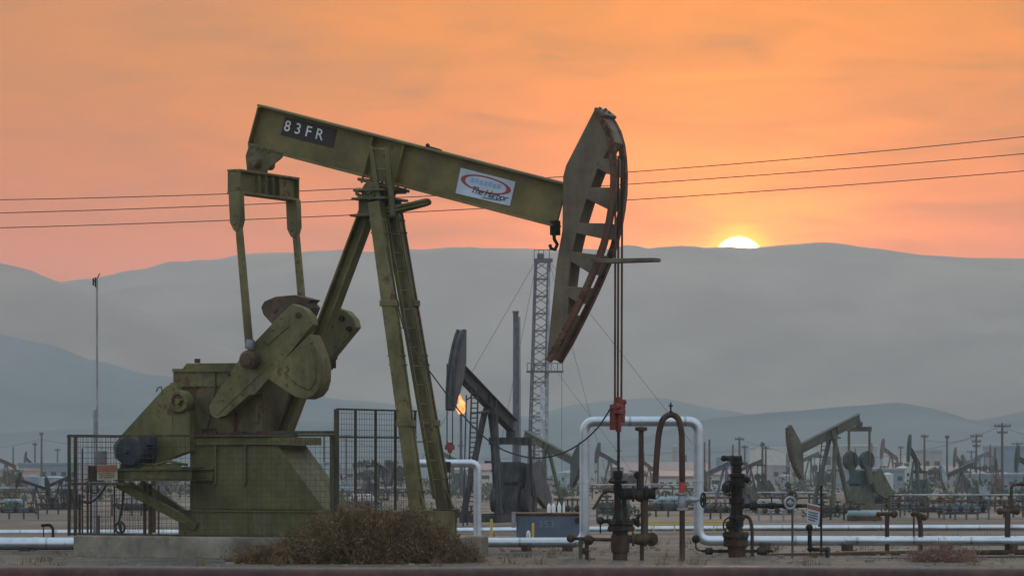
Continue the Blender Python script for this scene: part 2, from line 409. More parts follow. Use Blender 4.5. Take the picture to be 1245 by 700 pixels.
# walking beam
bt0, bt1, bb1, bb0 = L(313, 126.5, -.17), L(685, 222, -.17), L(671, 275.5, -.17), L(301, 178.5, -.17)
e1 = Vector((bt1[0] - bt0[0], 0, bt1[1] - bt0[1])).normalized(); e2 = Vector((-e1.z, 0, e1.x))
b = MB(); b.prism([bt0, bt1, bb1, bb0], -.025, .025)
for (p, q, sg) in ((bt0, bt1, -1), (bb0, bb1, 1)):
    P, Q = Vector((p[0], 0, p[1])), Vector((q[0], 0, q[1]))
    b.bar(P + e2 * .02 * sg, Q + e2 * .02 * sg, .36, .038)
for x0, y0, x1, y1 in ((313, 127, 301, 178), (452, 163, 441, 214), (490, 173, 478, 224), (562, 192, 548, 243)):
    if x0 > 550: continue
    P, Q = L3(x0 + 1, y0 + 3, -.1), L3(x1 + 1, y1 - 2.5, -.1); P.y = Q.y = 0
    b.bar(P + e1 * .02, Q + e1 * .02, .3, .025)
BEAM = mp('walking_beam', b, OLIVE)
BEAM.data.materials[0] = OLIVE_BEAM
b = MB(); pl = [L3(347, 142, -.03), L3(409.5, 157.5, -.03), L3(405, 179.5, -.03), L3(341.5, 164, -.03)]
b.poly([p + Vector((0, -.008, 0)) for p in pl], (0, .012, 0))
NP = part('number_plate', b, PLATEDARK, BEAM, True)
c = sum(pl, Vector()) / 4; b = MB()
text_into(b, '83FR', c + Vector((0, -.02, 0)) - e1 * .09, e1, e2, .25, .0, 1.62, 0, .002)
part('lettering', b, LETTERW, NP, True, label='white characters 83FR')
b = MB(); pl = [L3(560.5, 204, -.03), L3(627, 221, -.03), L3(620, 250.5, -.03), L3(554, 235, -.03)]
b.poly([p + Vector((0, -.008, 0)) for p in pl], (0, .012, 0))
LG = part('logo_sign', b, SIGNWHITE, BEAM, True)
def on(s_, t_, off): # s,t in 0..1 on the sign from lower left
    return pl[3].lerp(pl[2], s_).lerp(pl[0].lerp(pl[1], s_), t_) + Vector((0, -off, 0))
b = MB(); k = 40; ro, ri = [], []
for i in range(k):
    t = 2 * math.pi * i / k; cx, cy = math.cos(t), math.sin(t)
    th = .035 + .05 * abs(cx) ** 4
    ro.append(on(.5 + .46 * cx, .6 + .32 * cy, .012)); ri.append(on(.5 + (.46 - th) * cx, .6 + (.32 - .045 - th * .4) * cy, .012))
b.add(ro + ri, [[i, (i + 1) % k, k + (i + 1) % k, k + i] for i in range(k)])
part('logo_ring', b, LOGORED, LG, True)
b = MB()
for i in range(7):
    s0 = .22 + i * .08; t0 = .56 + .02 * math.sin(i * 2.1)
    b.add([on(s0, t0, .011), on(s0 + .065, t0 - .01, .011), on(s0 + .07, t0 + .17, .011), on(s0 + .008, t0 + .18, .011)], [[0, 1, 2, 3]])
part('logo_mark', b, LOGOBLUE, LG, True)
b = MB(); text_into(b, 'The Harbor', on(.585, .27, .014), e1, e2, .155, .0, .88, .4, .001)
b.add([on(.48, .07, .014), on(.82, .105, .014), on(.83, .145, .014), on(.5, .1, .014)], [[0, 1, 2, 3]])
part('logo_script', b, INK, LG, True)
b = MB(); b.tube(fillet([L3(518, 181, 0), L3(519, 178, 0), L3(536, 183, 0), L3(537, 186, 0)], .04), .02, 6); b.ball(L3(520, 177, 0), .035)
mp('lifting_eye', b, DARKRUST, BEAM, 0)

# tail bracket, equalizer, pitmans
b = MB()
for n in (-.16, .16):
    b.prism(LP([(304, 174), (345, 186), (343, 192), (329, 203), (322, 211), (301, 209), (299, 190)], n), n - .02, n + .02)
b.cyl(L3(308, 198, -.3), L3(308, 198, -.3) + Vector((0, .6, 0)), .085)
b.cyl(L3(308, 198, -.36), L3(308, 198, -.36) + Vector((0, .06, 0)), .05)
b.bar(L3(316, 186, 0), L3(316, 210, 0), .25, .16)
for i in range(4): b.cyl(L3(305 + i * 7, 176 + i * 1.8, -.19), L3(305 + i * 7, 181 + i * 1.8, -.19), .018, k=6)
TB = mp('equalizer_bearing', b, OLIVE_WORN)
b = MB(); u0, zt = L(276, 206, -1.02); u1, zb = L(292, 235, -1.02); um = (u0 + u1) / 2
b.box((u0, -1.02, zt - .04), (u1, 1.02, zt)); b.box((u0, -1.02, zb), (u1, 1.02, zb + .04)); b.box((um - .04, -1.0, zb + .042), (um + .04, 1.0, zt - .042))
b.box((u0 + .005, -1.015, zb + .042), (u1 - .005, -.985, zt - .042)); b.box((u0 + .005, .985, zb + .042), (u1 - .005, 1.015, zt - .042))
for n in (-.35, -.12, .12, .35): b.box((u0 + .01, n - .015, zb + .042), (u1 - .01, n + .015, zt - .042))
mp('equalizer', b, OLIVE_LIT)
pit_up = LP([(280.5, 234), (294, 234), (295.3, 267.4), (291.8, 281), (287.2, 281), (282.2, 270.9)], -.97)
pit_lo = LP([(287.8, 277.7), (293.8, 277.7), (307, 424), (300, 424)], -.97)
pin = L(304, 437, -.97)
for sg in (-1, 1):
    b = MB(); b.prism(pit_up, sg * .97 - .08, sg * .97 + .08); b.prism(pit_lo, sg * .97 - .055, sg * .97 + .055)
    p = Vector((pin[0], sg * .97, pin[1]))
    for q in ((288, 262), (288, 272)):
        c = L3(q[0], q[1], -.97); b.cyl(Vector((c.x, sg * .97 - .1, c.z)), Vector((c.x, sg * .97 + .1, c.z)), .022, k=8)
    P = mp('pitman_arm', b, OLIVE_LIT)
    b = MB(); b.lathe(p - Vector((0, .15 * 1, 0)), (0, 1, 0), [(0, .04), (.0, .1), (.03, .115), (.06, .15), (.24, .15), (.27, .1)], 18)
    b.bolts(p - Vector((0, .13, 0)), (0, 1, 0), .09, .016, 6, .03)
    mp('crank_pin_bearing', b, WEIGHTRUST, P, 0)
    b = MB(); c = L3(303.5, 420, -.97); b.lathe((c.x, sg * .97, c.z - .06), (.1, 0, 1), [(0, .075), (.03, .085), (.1, .08), (.16, .07)], 10); mp('pitman_wrap', b, GALV, P, 0)

crank = LP(Z5([(258, 535), (262, 565), (272, 582), (292, 592), (312, 582), (330, 578), (430, 490), (452, 488), (520, 412), (700, 190), (692, 155), (660, 120), (612, 103), (560, 152), (440, 277), (400, 318), (300, 468)]), -.86)
for sg in (-1, 1):
    n = sg * .75
    b = MB(); b.prism(crank, n - .1, n + .1)
    ridge = LP(Z5([(495, 262), (585, 185), (598, 200), (508, 280)]), -.86)
    b.prism(ridge, n - .118, n - .09)
    b.prism(LP(Z5([(285, 565), (500, 365), (508, 373), (293, 578)]), -.86), n - .112, n - .09)
    c = L3(180 + 372 / 3.5, 340 + 430 / 3.5, -.86)
    for t in (.08, .2, .32, .44, .56, .68, .8, .92):
        for (xa, ya, xb, yb) in ((292, 545, 590, 130), (330, 560, 680, 200)):
            c = L3(180 + (xa + (xb - xa) * t) / 3.5, 340 + (ya + (yb - ya) * t) / 3.5, -.86); b.cyl(Vector((c.x, n - .125, c.z)), Vector((c.x, n + .125, c.z)), .018, k=6)
    CR = mp('crank', b, OLIVE_LIT, bevel=.012)
    b = MB(); c = L3(180 + 640 / 3.5, 340 + 150 / 3.5, -.86); b.cyl(Vector((c.x, n - .13, c.z)), Vector((c.x, n + .13, c.z)), .05, k=10); mp('crank_bolt', b, DARKRUST, CR, 0); b = MB(); c = L3(180 + 345 / 3.5, 340 + 405 / 3.5, -.86); b.cyl(Vector((c.x, n - .105, c.z)), Vector((c.x, n + .105, c.z)), .03, k=8)
    mp('crank_shaft_end', b, DARKRUST, CR, 0)
    b = MB()
    if sg < 0:
        b.prism(LP(Z5([(516, 416), (700, 232), (724, 287), (740, 325), (749, 380), (747, 430), (736, 468), (716, 494), (682, 508), (642, 500), (598, 474)]), -.9), -1.0, -.64)
        b.prism(LP(Z5([(590, 400), (690, 290), (715, 350), (715, 430), (690, 470), (640, 450)]), -1.0), -1.02, -.98)
        for q in ((612, 424), (690, 266), (655, 330)):
            c = L3(180 + q[0] / 3.5, 340 + q[1] / 3.5, -1.02); b.cyl(c, c + Vector((0, .1, 0)), .03, k=8)
        mp('counterweight', b, OLIVE_LIT, CR, .02)
    else:
        b.prism(LP(Z5([(498, 118), (512, 93), (560, 73), (640, 66), (716, 86), (700, 100), (715, 118), (696, 165), (672, 200), (600, 262), (540, 185), (508, 150)]), .75), .6, .92)
        c = L3(180 + 540 / 3.5, 340 + 128 / 3.5, .6); b.cyl(c - Vector((0, .03, 0)), c, .05, k=10)
        mp('counterweight', b, WEIGHTRUST, CR, .02)
        b = MB()
        for q in ((870, 210), (778, 330), (760, 372)):
            c = L3(180 + q[0] / 3.5, 340 + q[1] / 3.5, .75); b.cyl(c - Vector((0, .16, 0)), c + Vector((0, .16, 0)), .045, k=8)
        c = L3(180 + 780 / 3.5, 340 + 345 / 3.5, .75); b.box((c.x - .1, .62, c.z - .12), (c.x + .02, .88, c.z + .06))
        mp('clamp_bolt', b, BLACKIRON, CR, 0)

# gearbox
b = MB()
b.prism(LP([(210, 463), (210, 449), (314, 449), (320, 456), (323, 536), (232, 536), (222, 508), (208, 483)], -.5), -.5, .38)
GB = mp('gearbox', b, OLIVE_WORN, bevel=.02)
b = MB(); b.prism(LP([(207, 470), (319, 470), (319, 465), (207, 465)], -.54), -.545, .42); b.prism(LP([(209, 452), (312, 452), (312, 448), (209, 448)], -.54), -.53, .4)
b.prism(LP([(222, 448), (227, 441.5), (305, 441), (309, 448)], -.4), -.4, .35)
for i in range(13):
    c = L3(212 + i * 8.4, 467.5, -.54); b.cyl(Vector((c.x, -.53, c.z - .05)), Vector((c.x, -.53, c.z + .05)), .022, k=6)
mp('gearbox_lid', b, OLIVE, GB, .004)
b = MB(); b.cyl(L3(240, 441, 0), L3(240, 436, 0), .05, k=10); mp('breather', b, DARKRUST, GB, 0)
b = MB(); b.tube([L3(262, 449, -.5), L3(262, 470, -.57), L3(258, 500, -.56), L3(252, 520, -.54)], .012, 5)
mp('oil_line', b, DARKRUST, GB, 0)
b = MB(); c = L3(262, 482, -.5); b.lathe(c + Vector((0, .02, 0)), (0, -1, 0), [(0, .34), (.03, .34), (.045, .31), (.05, .1)], 28)
b.prism(LP([(303, 462), (320, 460), (321, 534), (306, 534)], -.5), -.53, -.49); b.prism(LP([(310, 493), (315, 493), (315, 514), (310, 514)], -.52), -.56, -.51)
b.prism(LP([(281, 500), (286, 500), (286, 534), (281, 534)], -.5), -.55, -.49)
mp('gearbox_boss', b, OLIVE_WORN, GB, .005)
b = MB(); b.prism(LP([(280, 500), (288, 500), (287, 534), (283, 534)], -.52), -.535, -.52); b.prism(LP([(245, 521), (262, 520), (262, 529), (246, 529)], -.52), -.53, -.515)
mp('oil_stain_plate', b, DARKRUST, GB, 0)
b = MB(); c = L3(217.5, 488, -.78)
b.lathe(c + Vector((0, .3, 0)), (0, -1, 0), [(0, .1), (.1, .1), (.12, .185), (.3, .19), (.33, .17), (.34, .12), (.3, .11), (.3, .05), (.36, .045)], 24)
for j in range(3):
    t = j * 2.09 + .5; b.bar(c, c + Vector((math.cos(t) * .15, 0, math.sin(t) * .15)), .05, .04)
mp('brake_drum', b, OLIVE, GB, 0)
# belt guard, motor and its platform
b = MB(); b.prism(LP([(208, 466), (200, 471), (146, 530), (138, 541), (139, 556), (147, 562), (192, 562), (231, 548), (231, 504), (221, 486), (213, 470)], -.72), -.72, -.52)
b.prism(LP([(208.2, 500), (209.4, 500), (211.4, 552), (210.2, 553)], -.72), -.735, -.71)
b.tube([L3(190, 476, -.6), L3(192, 471, -.6), L3(196, 470, -.6), L3(197, 475, -.6)], .015, 6)
mp('belt_guard', b, OLIVE)
b = MB(); c = L3(157, 548, -1.25)
b.lathe(c + Vector((0, .62, 0)), (0, -1, 0), [(0, .12), (.02, .2), (.1, .23), (.1, .25), (.14, .25), (.15, .235), (.45, .235), (.46, .25), (.6, .255), (.66, .23), (.68, .15)], 22)
for j in range(12):
    t = 2 * math.pi * j / 12; d = Vector((math.cos(t), 0, math.sin(t)))
    b.bar(c + d * .245 + Vector((0, .2, 0)), c + d * .245 + Vector((0, .46, 0)), .025, .02, d)
b.box((c.x - .2, c.y + .05, c.z - .3), (c.x + .2, c.y + .5, c.z - .2)); b.box((c.x + .1, c.y + .15, c.z + .1), (c.x + .3, c.y + .4, c.z + .26))
b.ball(c + Vector((0, -.08, 0)), .05)
mp('motor', b, MOTORBLUE, bevel=.006)
b = MB()
for n in (-1.25, -.55):
    pa, pb = L3(140, 577, -1.25), L3(233, 577, -1.25); pa.y = pb.y = n
    b.hbeam(pa, pb, .12, .2, .025)
pa = L3(143, 567, -1.25); b.box((pa.x, -1.2, pa.z - .03), (pa.x + 1.2, -.4, pa.z)); 
b.box((pa.x + .15, -1.1, pa.z + .002), (pa.x + 1.1, -1.05, pa.z + .05)); b.tube([L3(186, 566, -1.1), L3(205, 560, -1.1), L3(228, 565, -1.1)], .025, 6)
mp('motor_platform', b, OLIVE)
b = MB()
for n in (-1.2, -.45):
    pa, pb = L3(143, 587, -1.2), L3(217, 640, -1.2); pa.y = n; pb.y = max(n, -.62) if n < -.6 else n
    b.bar(pa, pb, .1, .14)
pa, pb = L3(157, 586, -.8), L3(216, 628, -.6); b.bar(pa, pb, .06, .06)
mp('platform_brace', b, OLIVE)

# pedestal, skid
zp = .32
b = MB(); zs = L(300, 620, -.63)[1]
b.prism(LP([(231, 541), (337, 541), (394, 619), (231, 619)], -.5), -.5, .5)
ut0, zt0 = L(230, 533, -.55); ut1 = L(352, 533, -.55)[0]
b.box((ut0, -.56, L(230, 541, -.55)[1] + .002), (ut1, .56, zt0 + .02))
for x in (262, 298): b.prism(LP([(x, 541), (x + 2.5, 541), (x + 2.5, 585), (x, 592)], -.5), -.55, -.49)
b.prism(LP([(341, 545), (345, 545), (349, 552), (345, 552)], -.4), -.4, -.3)
PED = mp('pedestal', b, OLIVE)
b = MB(); b.box((ut0 + .02, -.6, zt0 + .022), (ut1 - .3, .3, zt0 + .1))
for uu in (.4, .9, 1.3): b.box((ut0 + uu, -.63, zt0 + .03), (ut0 + uu + .16, -.58, zt0 + .12))
mp('bolting_rail', b, DARKRUST, PED)
b = MB(); ua, ub = L(215, 640, -.63)[0], L(516, 640, -.63)[0]
for n in (-.63, .53):
    b.box((ua, n, zs - .03), (ub, n + .14, zs)); b.box((ua, n, zp), (ub, n + .14, zp + .03)); b.box((ua + .01, n + .03, zp + .032), (ub - .01, n + .05, zs - .032))
b.box((ub - .04, -.48, zp), (ub - .005, .52, zs - .002)); b.box((ua + .005, -.48, zp), (ua + .04, .52, zs - .002))
b.box((L(470, 620, 0)[0], -.48, zs - .035), (ub - .05, .52, zs - .004))
for x in (250, 300, 350, 400, 450): 
    u = L(x, 640, -.63)[0]; b.box((u, -.615, zp + .032), (u + .02, -.602, zs - .032))
mp('base_skid', b, OLIVE)

# samson post
tops = {-1: L3(457, 246, -.36), 1: L3(478, 246, .36)}; feet = {-1: L3(508, 618, -.5), 1: L3(541, 618, .5)}
for sg in (-1, 1):
    b = MB(); p, q = tops[sg].copy(), feet[sg].copy(); q.z = zs + .02
    b.hbeam(p, q, .2, .21, .035, (1, 0, .2)); b.bar(p, q, .15, .2, (1, 0, .2))
    b.box((q.x - .2, q.y - .16, zs + .001), (q.x + .2, q.y + .16, zs + .03))
    for t in (.06, .1, .5, .53, .9, .94):
        c = p.lerp(q, t)
        for dn in (-.07, .07): b.cyl(c + Vector((-.13, dn, 0)), c + Vector((.13, dn, 0)), .016, k=6)
    for t in (.33, .72):
        c = p.lerp(q, t); b.box((c.x - .125, c.y - .12, c.z - .05), (c.x + .125, c.y + .12, c.z + .05))
    b.prism([(q.x + .08, zs + .03), (q.x + .17, zs + .03), (q.x + .04, zs + .3)], q.y - .02, q.y + .02)
    mp('samson_leg', b, OLIVE_LIT if sg < 0 else OLIVE_WORN)
b = MB(); p = L3(449, 252, 0); q = L3(341, 538, 0)
b.hbeam(p, q, .24, .22, .035); b.box((q.x - .2, -.2, q.z - .02), (q.x + .2, .2, q.z + .03))
mp('samson_leg', b, OLIVE)
b = MB()
for y, x0, x1 in ((243, 438, 486), (263, 436, 478), (233, 440, 484)):
    u0, z0 = L(x0, y, -.1)[0], L(460, y, 0)[1]; u1 = L(x1, y, .1)[0]
    b.box((u0, -.42, z0 - .02), (u1, .42, z0 + .02))
z0, z1 = L(460, 263, 0)[1] + .02, L(460, 243, 0)[1] - .02
for n in (-.3, .28): b.box((-.18, n, z0), (.22, n + .03, z1))
z2 = L(460, 233, 0)[1]; b.box((-.15, -.25, z1 + .042), (.2, .25, z2 - .022))
c = L3(450, 231, -.3); b.cyl(Vector((0.05, -.36, c.z)), Vector((.05, .36, c.z)), .13, k=18); b.cyl(Vector((.05, -.4, c.z)), Vector((.05, -.36, c.z)), .07, k=12)
mp('samson_cap', b, OLIVE_WORN)
b = MB(); P, Q = L3(440, 216, -.1), L3(487, 229, -.1); P.y = Q.y = 0
b.bar(P - e2 * .03, Q - e2 * .03, .5, .05); b.bar((P + Q) / 2 - e2 * .06, (P + Q) / 2 - e2 * .2, .44, .3)
for s_ in (.1, .3, .7, .9):
    for n in (-.21, .21):
        c = P.lerp(Q, s_) + Vector((0, n, 0)); b.cyl(c - e2 * .08, c + e2 * .06, .02, k=6)
mp('saddle_bearing', b, OLIVE_WORN)
b = MB()
b.prism(LP([(449, 178), (454, 178), (467, 262), (461, 262)], -.32), -.36, -.3); b.prism(LP([(469, 182), (474, 182), (481, 262), (475, 262)], -.32), -.36, -.3)
b.prism(LP([(450, 180), (470, 180), (470, 183), (450, 183)], -.32), -.35, -.31); b.prism(LP([(457, 205), (474, 205), (474, 207), (457, 207)], -.32), -.35, -.31)
for (x, y) in ((451, 176), (466, 179), (484, 205), (480, 233)): pass
b.tube([L3(438, 240, -.4), L3(433, 236, -.4), L3(432, 231, -.4), L3(436, 236, -.4), L3(450, 243, -.4)], .02, 6)
mp('ladder_strap', b, OLIVE, bevel=.005)
b = MB()
f0, f1 = L3(468, 262, 0), L3(527, 606, 0); f0.x += .1; f1.x += .1
for n in (-.16, .16): b.bar(f0 + Vector((0, n, 0)), f1 + Vector((0, n, 0)), .02, .06)
nr = int((f0 - f1).length / .305)
for i in range(1, nr):
    c = f1.lerp(f0, i / nr); b.cyl(c - Vector((0, .16, 0)), c + Vector((0, .16, 0)), .012, k=6)
for i in (3, 9, 14):
    c = f1.lerp(f0, i / nr)
    for n in (-.16, .16): b.bar(c + Vector((0, n, 0)), c + Vector((-.1, n * 2, 0)), .03, .02)
mp('ladder', b, OLIVE, bevel=0)
b = MB(); b.tube(fillet([L3(470, 254, -.3), L3(500, 248, -.3), L3(520, 243, -.3), L3(523, 247, 0), L3(505, 252, .2), L3(480, 258, .25), L3(468, 260, .2)], .1), .035, 8)
b.tube(fillet([L3(470, 258, -.33), L3(500, 252, -.33), L3(521, 247, -.33)], .1), .02, 8)
mp('safety_hoop', b, OLIVE, bevel=0)

# horsehead
hb = [(190, 29), (119, 168), (112, 195), (110, 330), (96, 410), (80, 560), (71, 654), (80, 652), (106, 600), (136, 541), (125, 540), (126, 497), (150, 513), (170, 472), (124, 470), (132, 408), (185, 441), (201, 402), (204, 391), (135, 383), (146, 337), (217, 352), (226, 312), (152, 311), (171, 251), (234, 282), (240, 222), (181, 222), (199, 175), (240, 196), (240, 150), (213, 150), (238, 108), (226, 74), (204, 34)]
b = MB(); b.prism(LP(Z3(hb), -.19), -.19, .2)
HH = mp('horsehead', b, TAN, bevel=.01)
curve = [(201, 31), (216, 52), (229, 77), (238, 108), (243, 145), (245, 190), (244, 235), (239, 275), (231, 322), (219, 368), (203, 412), (183, 460), (160, 510), (135, 560), (108, 612), (80, 660)]
cu = [Vector((u, 0, z)) for u, z in LP(Z3(curve), -.19)]
for n0, n1 in ((-.215, -.12), (.19, .29)):
    inner = []
    for i, p in enumerate(cu):
        d = (cu[min(i + 1, len(cu) - 1)] - cu[max(i - 1, 0)]).normalized(); nn = Vector((d.z, 0, -d.x))
        inner.append(p + nn * .09)
    b = MB(); k = len(cu)
    for i in range(k - 1):
        b.prism([(cu[i].x, cu[i].z), (cu[i + 1].x, cu[i + 1].z), (inner[i + 1].x, inner[i + 1].z), (inner[i].x, inner[i].z)], n0, n1)
    part('track_rim', b, RUST, HH, True)
b = MB(); P, Q = L3(630 + 193 / 2.06, 120 + 28 / 2.06, -.19), L3(630 + 214 / 2.06, 120 + 46 / 2.06, -.19); P.y = Q.y = -.01
b.bar(P + Vector((0, .04, .02)), Q + Vector((.01, .04, .02)), .5, .05)
for n in (-.12, .1):
    for s_ in (.3, .75): c = P.lerp(Q, s_) + Vector((0, n, .03)); b.cyl(c, c + Vector((.02, 0, .05)), .025, k=6)
mp('top_plate', b, TAN, HH, .005)
b = MB(); b.prism(LP([(722, 313.5), (740, 315), (802, 314), (802, 318.5), (740, 320.5), (726, 319)], -.3), -.5, -.25)
mp('side_plank', b, TAN, HH, .008)
b = MB(); c = L3(675, 276, -.05)
b.box((c.x - .06, -.12, c.z - .13), (c.x + .06, .02, c.z + .1)); b.tube([c + Vector((0, -.05, -.12)), c + Vector((.01, -.05, -.2)), c + Vector((.06, -.05, -.28)), c + Vector((.02, -.05, -.36)), c + Vector((-.05, -.05, -.34)), c + Vector((-.07, -.05, -.28))], .03, 8)
mp('hook', b, BLACKIRON, bevel=0)
WU = L(752, 350, 0)[0]
ztan, zcar, zbox = L(752, 236, 0)[1], L(752, 490, 0)[1], L(752, 574, 0)[1]
for n in (-.15, -.03, .12):
    b = MB(); b.tube([(WU + .01, n, ztan + .6), (WU + .012, n, ztan), (WU, n * .95, zcar)], .017, 6)
    mp('bridle_cable', b, BROWNPIPE, bevel=0)
b = MB(); z = zcar
b.box((WU - .085, -.16, z - .42), (WU - .01, -.03, z - .02)); b.box((WU - .03, .02, z - .3), (WU + .055, .14, z + .04)); b.box((WU - .05, -.15, z - .17), (WU + .06, .15, z - .1))
b.cyl((WU, -.15, z - .05), (WU, .16, z - .05), .055, k=12); b.cyl((WU, 0, z - .45), (WU, 0, z + .1), .045, k=10); b.ball((WU + .04, .12, z + .02), .045)
mp('carrier_bar', b, REDPAINT, bevel=.008)
b = MB(); b.cyl((WU, 0, zbox - .1), (WU, 0, zcar - .4), .022, k=10)
mp('polished_rod', b, BLACKIRON, bevel=0)

# concrete pad (a thing under the unit)
PADM = ROOT[MAIN]
b = MB(); ul = L(89, 660, -1.55)[0]
b.prism([(ul, -.3), (1.25, -.3), (1.25, .3), (1.23, zp), (ul + .02, zp), (ul, .3)], -1.55, 1.6)
b.v = [PADM @ v for v in b.v]
solo('concrete_pad', b, CONCRETE, 'weathered concrete pad under the big olive green pumpjack', 'concrete pad', bevel=.02)

# guard cage round the unit
CAGE = thing('guard_fence', 'brown wire mesh guard fence in front of the olive pumpjack base', 'fence', (PADM @ Vector((ul, -1.42, zp))), -A)
nF = -1.42
def cp(name, mb, mat, parent=CAGE, label=None):
    mb.v = [PADM @ v for v in mb.v]; return part(name, mb, mat, parent, False, 0, label)
zl, zr = L(84, 533, nF)[1], L(405, 528.5, nF)[1]
zf = (zl + zr) / 2; uL, uR = L(84, 590, nF)[0], L(405, 590, nF)[0]
for u in (uL, uL + .12, uR):
    b = MB(); r = .02 if u != uR else .04
    b.box((u - r, nF - r, zp), (u + r, nF + r, zf)); cp('post', b, FRAME)
b = MB(); b.box((uL - .03, nF - .025, zf), (uR + .05, nF + .025, zf + .035)); cp('rail', b, FRAME)
zm = L(120, 588, nF)[1]; b = MB(); b.box((uL, nF - .02, zm - .02), (L(160, 588, nF)[0], nF + .02, zm + .02)); cp('rail', b, FRAME)
b = MB(); b.box((uL, nF - .015, zp + .01), (uR, nF + .015, zp + .04)); cp('rail', b, FRAME)
def wiremesh(pa, pb, z0, z1, st=.088, r=.003):
    b = MB(); pa, pb = Vector(pa), Vector(pb); Ln = (pb - pa).length; d = (pb - pa) / Ln
    for i in range(1, int(Ln / st)):
        p = pa + d * i * st; b.tube([(p.x, p.y, z0), (p.x, p.y, z1)], r, 4)
    for i in range(int((z1 - z0) / st) + 1):
        z = z0 + i * st; b.tube([(pa.x, pa.y, z), (pb.x, pb.y, z)], r, 4)
    return b
cp('mesh_panel', wiremesh((uL, nF, 0), (uR, nF, 0), zp + .04, zf), MESHW)
b = MB(); b.box((uL - .02, nF, zf), (uL + .02, 1.3, zf + .045)); cp('rail', b, FRAME)
cp('mesh_panel', wiremesh((uL, nF, 0), (uL, 1.3, 0), zp + .04, zf), MESHW)
b = MB(); b.box((uL - .03, 1.27, zp), (uL + .03, 1.33, zf)); cp('post', b, FRAME)
sg_ = [L3(118, 565, nF - .04), L3(142, 564, nF - .04), L3(142.5, 583, nF - .04), L3(118, 583.5, nF - .04)]
b = MB(); b.poly(sg_, (0, .02, 0)); SGN = cp('warning_sign', b, SIGNCREAM, label='small warning sign with red header')
b = MB(); b.poly([sg_[0].lerp(sg_[3], .04), sg_[1].lerp(sg_[2], .04), sg_[1].lerp(sg_[2], .48), sg_[0].lerp(sg_[3], .48)], (0, -.008, 0)); cp('sign_header', b, SIGNRED, SGN)
b = MB()
for t0, ss in ((.55, (.08, .34, .4, .88)), (.68, (.12, .45, .5, .92)), (.81, (.1, .3, .36, .86))):
    for s0, s1 in ((ss[0], ss[1]), (ss[2], ss[3])):
        q = [sg_[0].lerp(sg_[1], s).lerp(sg_[3].lerp(sg_[2], s), t) + Vector((0, -.004, 0)) for s, t in ((s0, t0), (s1, t0), (s1, t0 + .06), (s0, t0 + .06))]
        b.poly(q, (0, -.004, 0))
cp('sign_lines', b, SIGNTEXT, SGN)
# tall cross panel
uT = L(409, 560, nF)[0]
zT = L(409, 497, nF)[1]
TP = thing('guard_fence', 'taller wire mesh fence panel between the crank and the ladder legs', 'fence', PADM @ Vector((uT, nF, zp)), -A)
for n in (nF, nF + .65, nF + 1.36, nF + 2.08, nF + 2.8):
    b = MB(); r = .016 if n > nF else .03
    b.box((uT - r, n - r, zp), (uT + r, n + r, zT)); cp('post', b, FRAME, TP)
z5 = L(409, 531, nF)[1]
for z in (zT, z5, zp + .05):
    b = MB(); b.box((uT - .02, nF + .03, z - .014), (uT + .02, nF + 2.83, z + .014)); cp('rail', b, FRAME, TP)
b = MB(); b.box((L(335, 527, nF + .2)[0], nF + .1, z5 + .05), (uT - .05, nF + .15, z5 + .1)); cp('rail', b, FRAME, TP)
cp('mesh_panel', wiremesh((uT, nF, 0), (uT, nF + 2.8, 0), zp + .05, zT), MESHW, TP)

# control box and conduits in the cage
CB = thing('control_panel', 'dark electrical control box on a rack of conduits inside the mesh fence', 'control panel', PADM @ Vector((L(108, 640, -.9)[0], -.9, zp)), -A)
nC = -.9
b = MB(); b.box((L(107, 575, nC)[0], nC, L(110, 585, nC)[1]), (L(117, 575, nC)[0], nC + .25, L(110, 566, nC)[1])); cp('box', b, DARKRUST, CB)
b = MB(); b.box((L(103, 560, nC)[0], nC + .3, L(110, 572, nC)[1]), (L(113, 560, nC)[0], nC + .45, L(110, 548, nC)[1])); cp('box', b, GALV, CB)
for x, y0, y1, r in ((97, 600, 650, .02), (106.5, 585, 650, .016), (110.5, 585, 650, .016), (100, 545, 610, .012), (139, 590, 650, .012), (176, 588, 650, .03), (182.5, 588, 650, .03), (193, 590, 650, .014), (119.5, 626, 650, .03)):
    b = MB(); p = L3(x, y0, nC); q = L3(x, y1, nC); q.x = p.x; q.z = zp; b.cyl(p, q, r, k=8); cp('conduit', b, DARKRUST if x != 119.5 else BROWN, CB)
b = MB(); b.tube(fillet([L3(97, 608, nC), L3(108, 612, nC), L3(120, 604, nC), L3(130, 588, nC)], .15), .02, 6); b.tube(fillet([L3(110, 590, nC), L3(112, 600, nC), L3(120, 598, nC), L3(118, 590, nC)], .1), .014, 6)
b.tube(fillet([L3(150, 590, nC), L3(149, 615, nC), L3(144, 636, nC), L3(148, 648, nC), L3(146, 636, nC)], .1), .02, 6); b.ring(L3(146, 641, nC), (0, 1, 0), .09, .02)
cp('hose', b, CABLE, CB)

